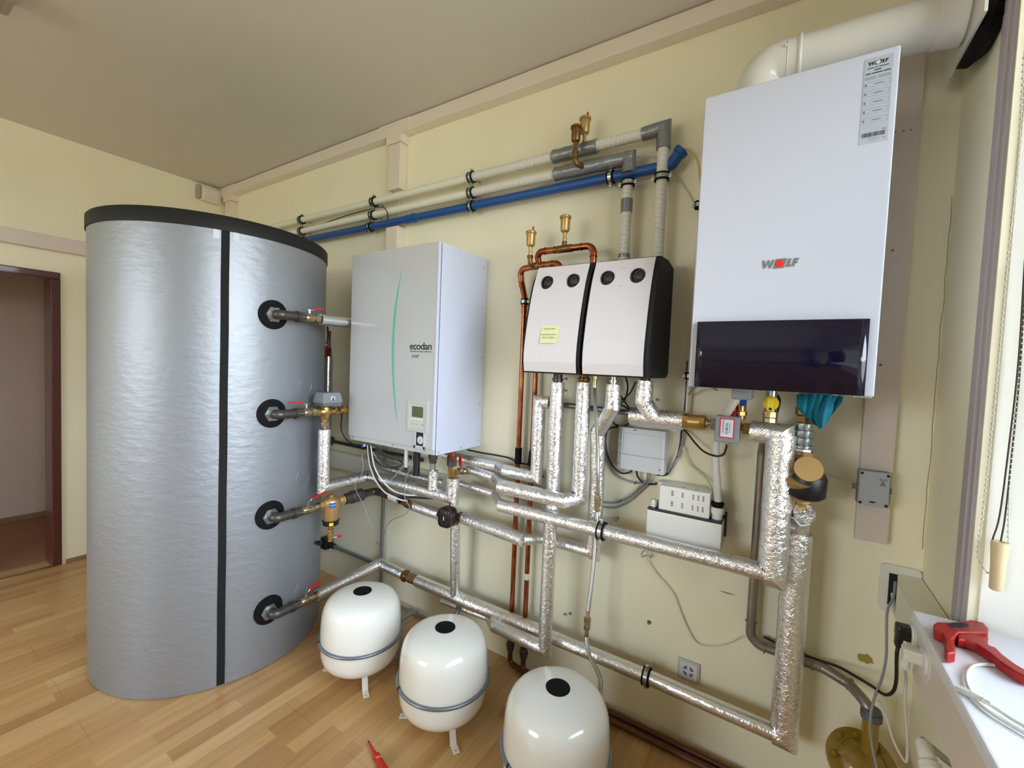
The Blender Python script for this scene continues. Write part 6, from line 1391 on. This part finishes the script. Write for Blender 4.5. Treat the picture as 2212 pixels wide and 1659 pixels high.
# network cable
zc = ZS + .0035
ck = [S_(2232, 1462, zc), S_(2190, 1447, zc), S_(2150, 1437, zc), S_(2110, 1436, zc), S_(2092, 1448, zc), S_(2088, 1468, zc), S_(2096, 1492, zc), S_(2112, 1516, zc), S_(2140, 1540, zc), S_(2175, 1562, zc), S_(2212, 1584, zc), S_(2240, 1600, zc)]
t = thing('network_cable', 'white network cable curled on the window sill with a clear plug', 'cable', S_(2100, 1500))
MB().tube(ck, .0030, n=10, smoothpath=True).build('cord', 'cable_white', t)
ep = [S_(2240, 1585, zc + .001), S_(2190, 1556, zc + .001), S_(2150, 1530, zc + .002), S_(2122, 1512, zc + .003)]
MB().tube(ep, .0030, n=10, smoothpath=True).build('cord', 'cable_white', t)
a, b = S_(2122, 1512, zc + .003), S_(2092, 1497, zc + .002); d = (b - a).normalized()
MB().lathe(a - d * .012, d, [(0, .0035), (.004, .0048), (.006, .004), (.010, .0052), (.012, .0042), (.020, .0056), (.026, .0058)], 14).build('plug_boot', 'cable_white', t)
u = d.cross(V((0, 0, 1))).normalized(); p0 = a + d * .012; p1 = a + d * .034
MB().prism([(-.0055, -.0035), (.0055, -.0035), (.0055, .004), (-.0055, .004)], p0, u, (0, 0, 1), p1 - p0).build('clear_plug', 'hose_clear', t)
MB().prism([(-.0045, -.001), (.0045, -.001), (.0045, .0032), (-.0045, .0032)], p0 + d * .010, u, (0, 0, 1), d * .0122).build('contacts', 'brass_dark', t)
# screwdriver on the floor, only its tip half in the frame
zf_ = .012; q0, q1 = SZ(795, 1604, .006), SZ(812, 1632, .010); q2 = SZ(840, 1672, .013); 
t = thing('screwdriver', 'red screwdriver with yellow spots lying on the floor, its tip pointing to the tank', 'screwdriver', q1)
d = (q2 - q1); d.z = 0; d.normalize(); tip = V((q0.x, q0.y, .013)); base = V((q1.x, q1.y, .013)); d0 = (base - tip).normalized(); L0 = (base - tip).length
MB().lathe(tip, d0, [(0, .0018), (.010, .0030), (.012, .0030)], 14).build('tip', 'ink', t)
MB().lathe(tip + d0 * .012, d0, [(0, .0040), (L0 - .012, .0058)], 16).build('insulated_shaft', 'red_plastic', t)
h = MB().lathe(base - d0 * .002, d0, [(0, .006), (.003, .0105), (.010, .0125), (.014, .0125), (.020, .0095), (.026, .0085), (.034, .0115), (.05, .0125), (.08, .0128), (.10, .0115), (.108, .007), (.110, .001)], 24, split=False).build('handle', 'red_plastic', t)
sd = d0.cross(V((0, 0, 1))).normalized()
for (l, s_) in ((.020, .5), (.022, -.7), (.05, .1), (.07, .6)):
    MB().sphere(base + d0 * l + V((0, 0, .0065)) + sd * s_ * .005, .0045, 10, 7, (1, 1, .9)).build('yellow_spot', 'orange_plastic', h)
# curtain behind the camera side of the window
mb = MB(); rows = []
pts = [(.20 + .035 * sin(k * .9) + .012 * sin(k * 2.3), -2.80 - k * .022) for k in range(60)]
for zq in (.12, 2.6): rows.append([V((x, y, zq)) for x, y in pts])
mb.add(rows[0] + rows[1], [[k, k + 1, 61 + k, 60 + k] for k in range(59)], True)
o = mb.build('curtain', 'curtain'); md = o.modifiers.new('thick', 'SOLIDIFY'); md.thickness = .004
tag(o, 'pale violet curtain hanging beside the window, seen only mirrored in the dark glass panel', 'curtain')
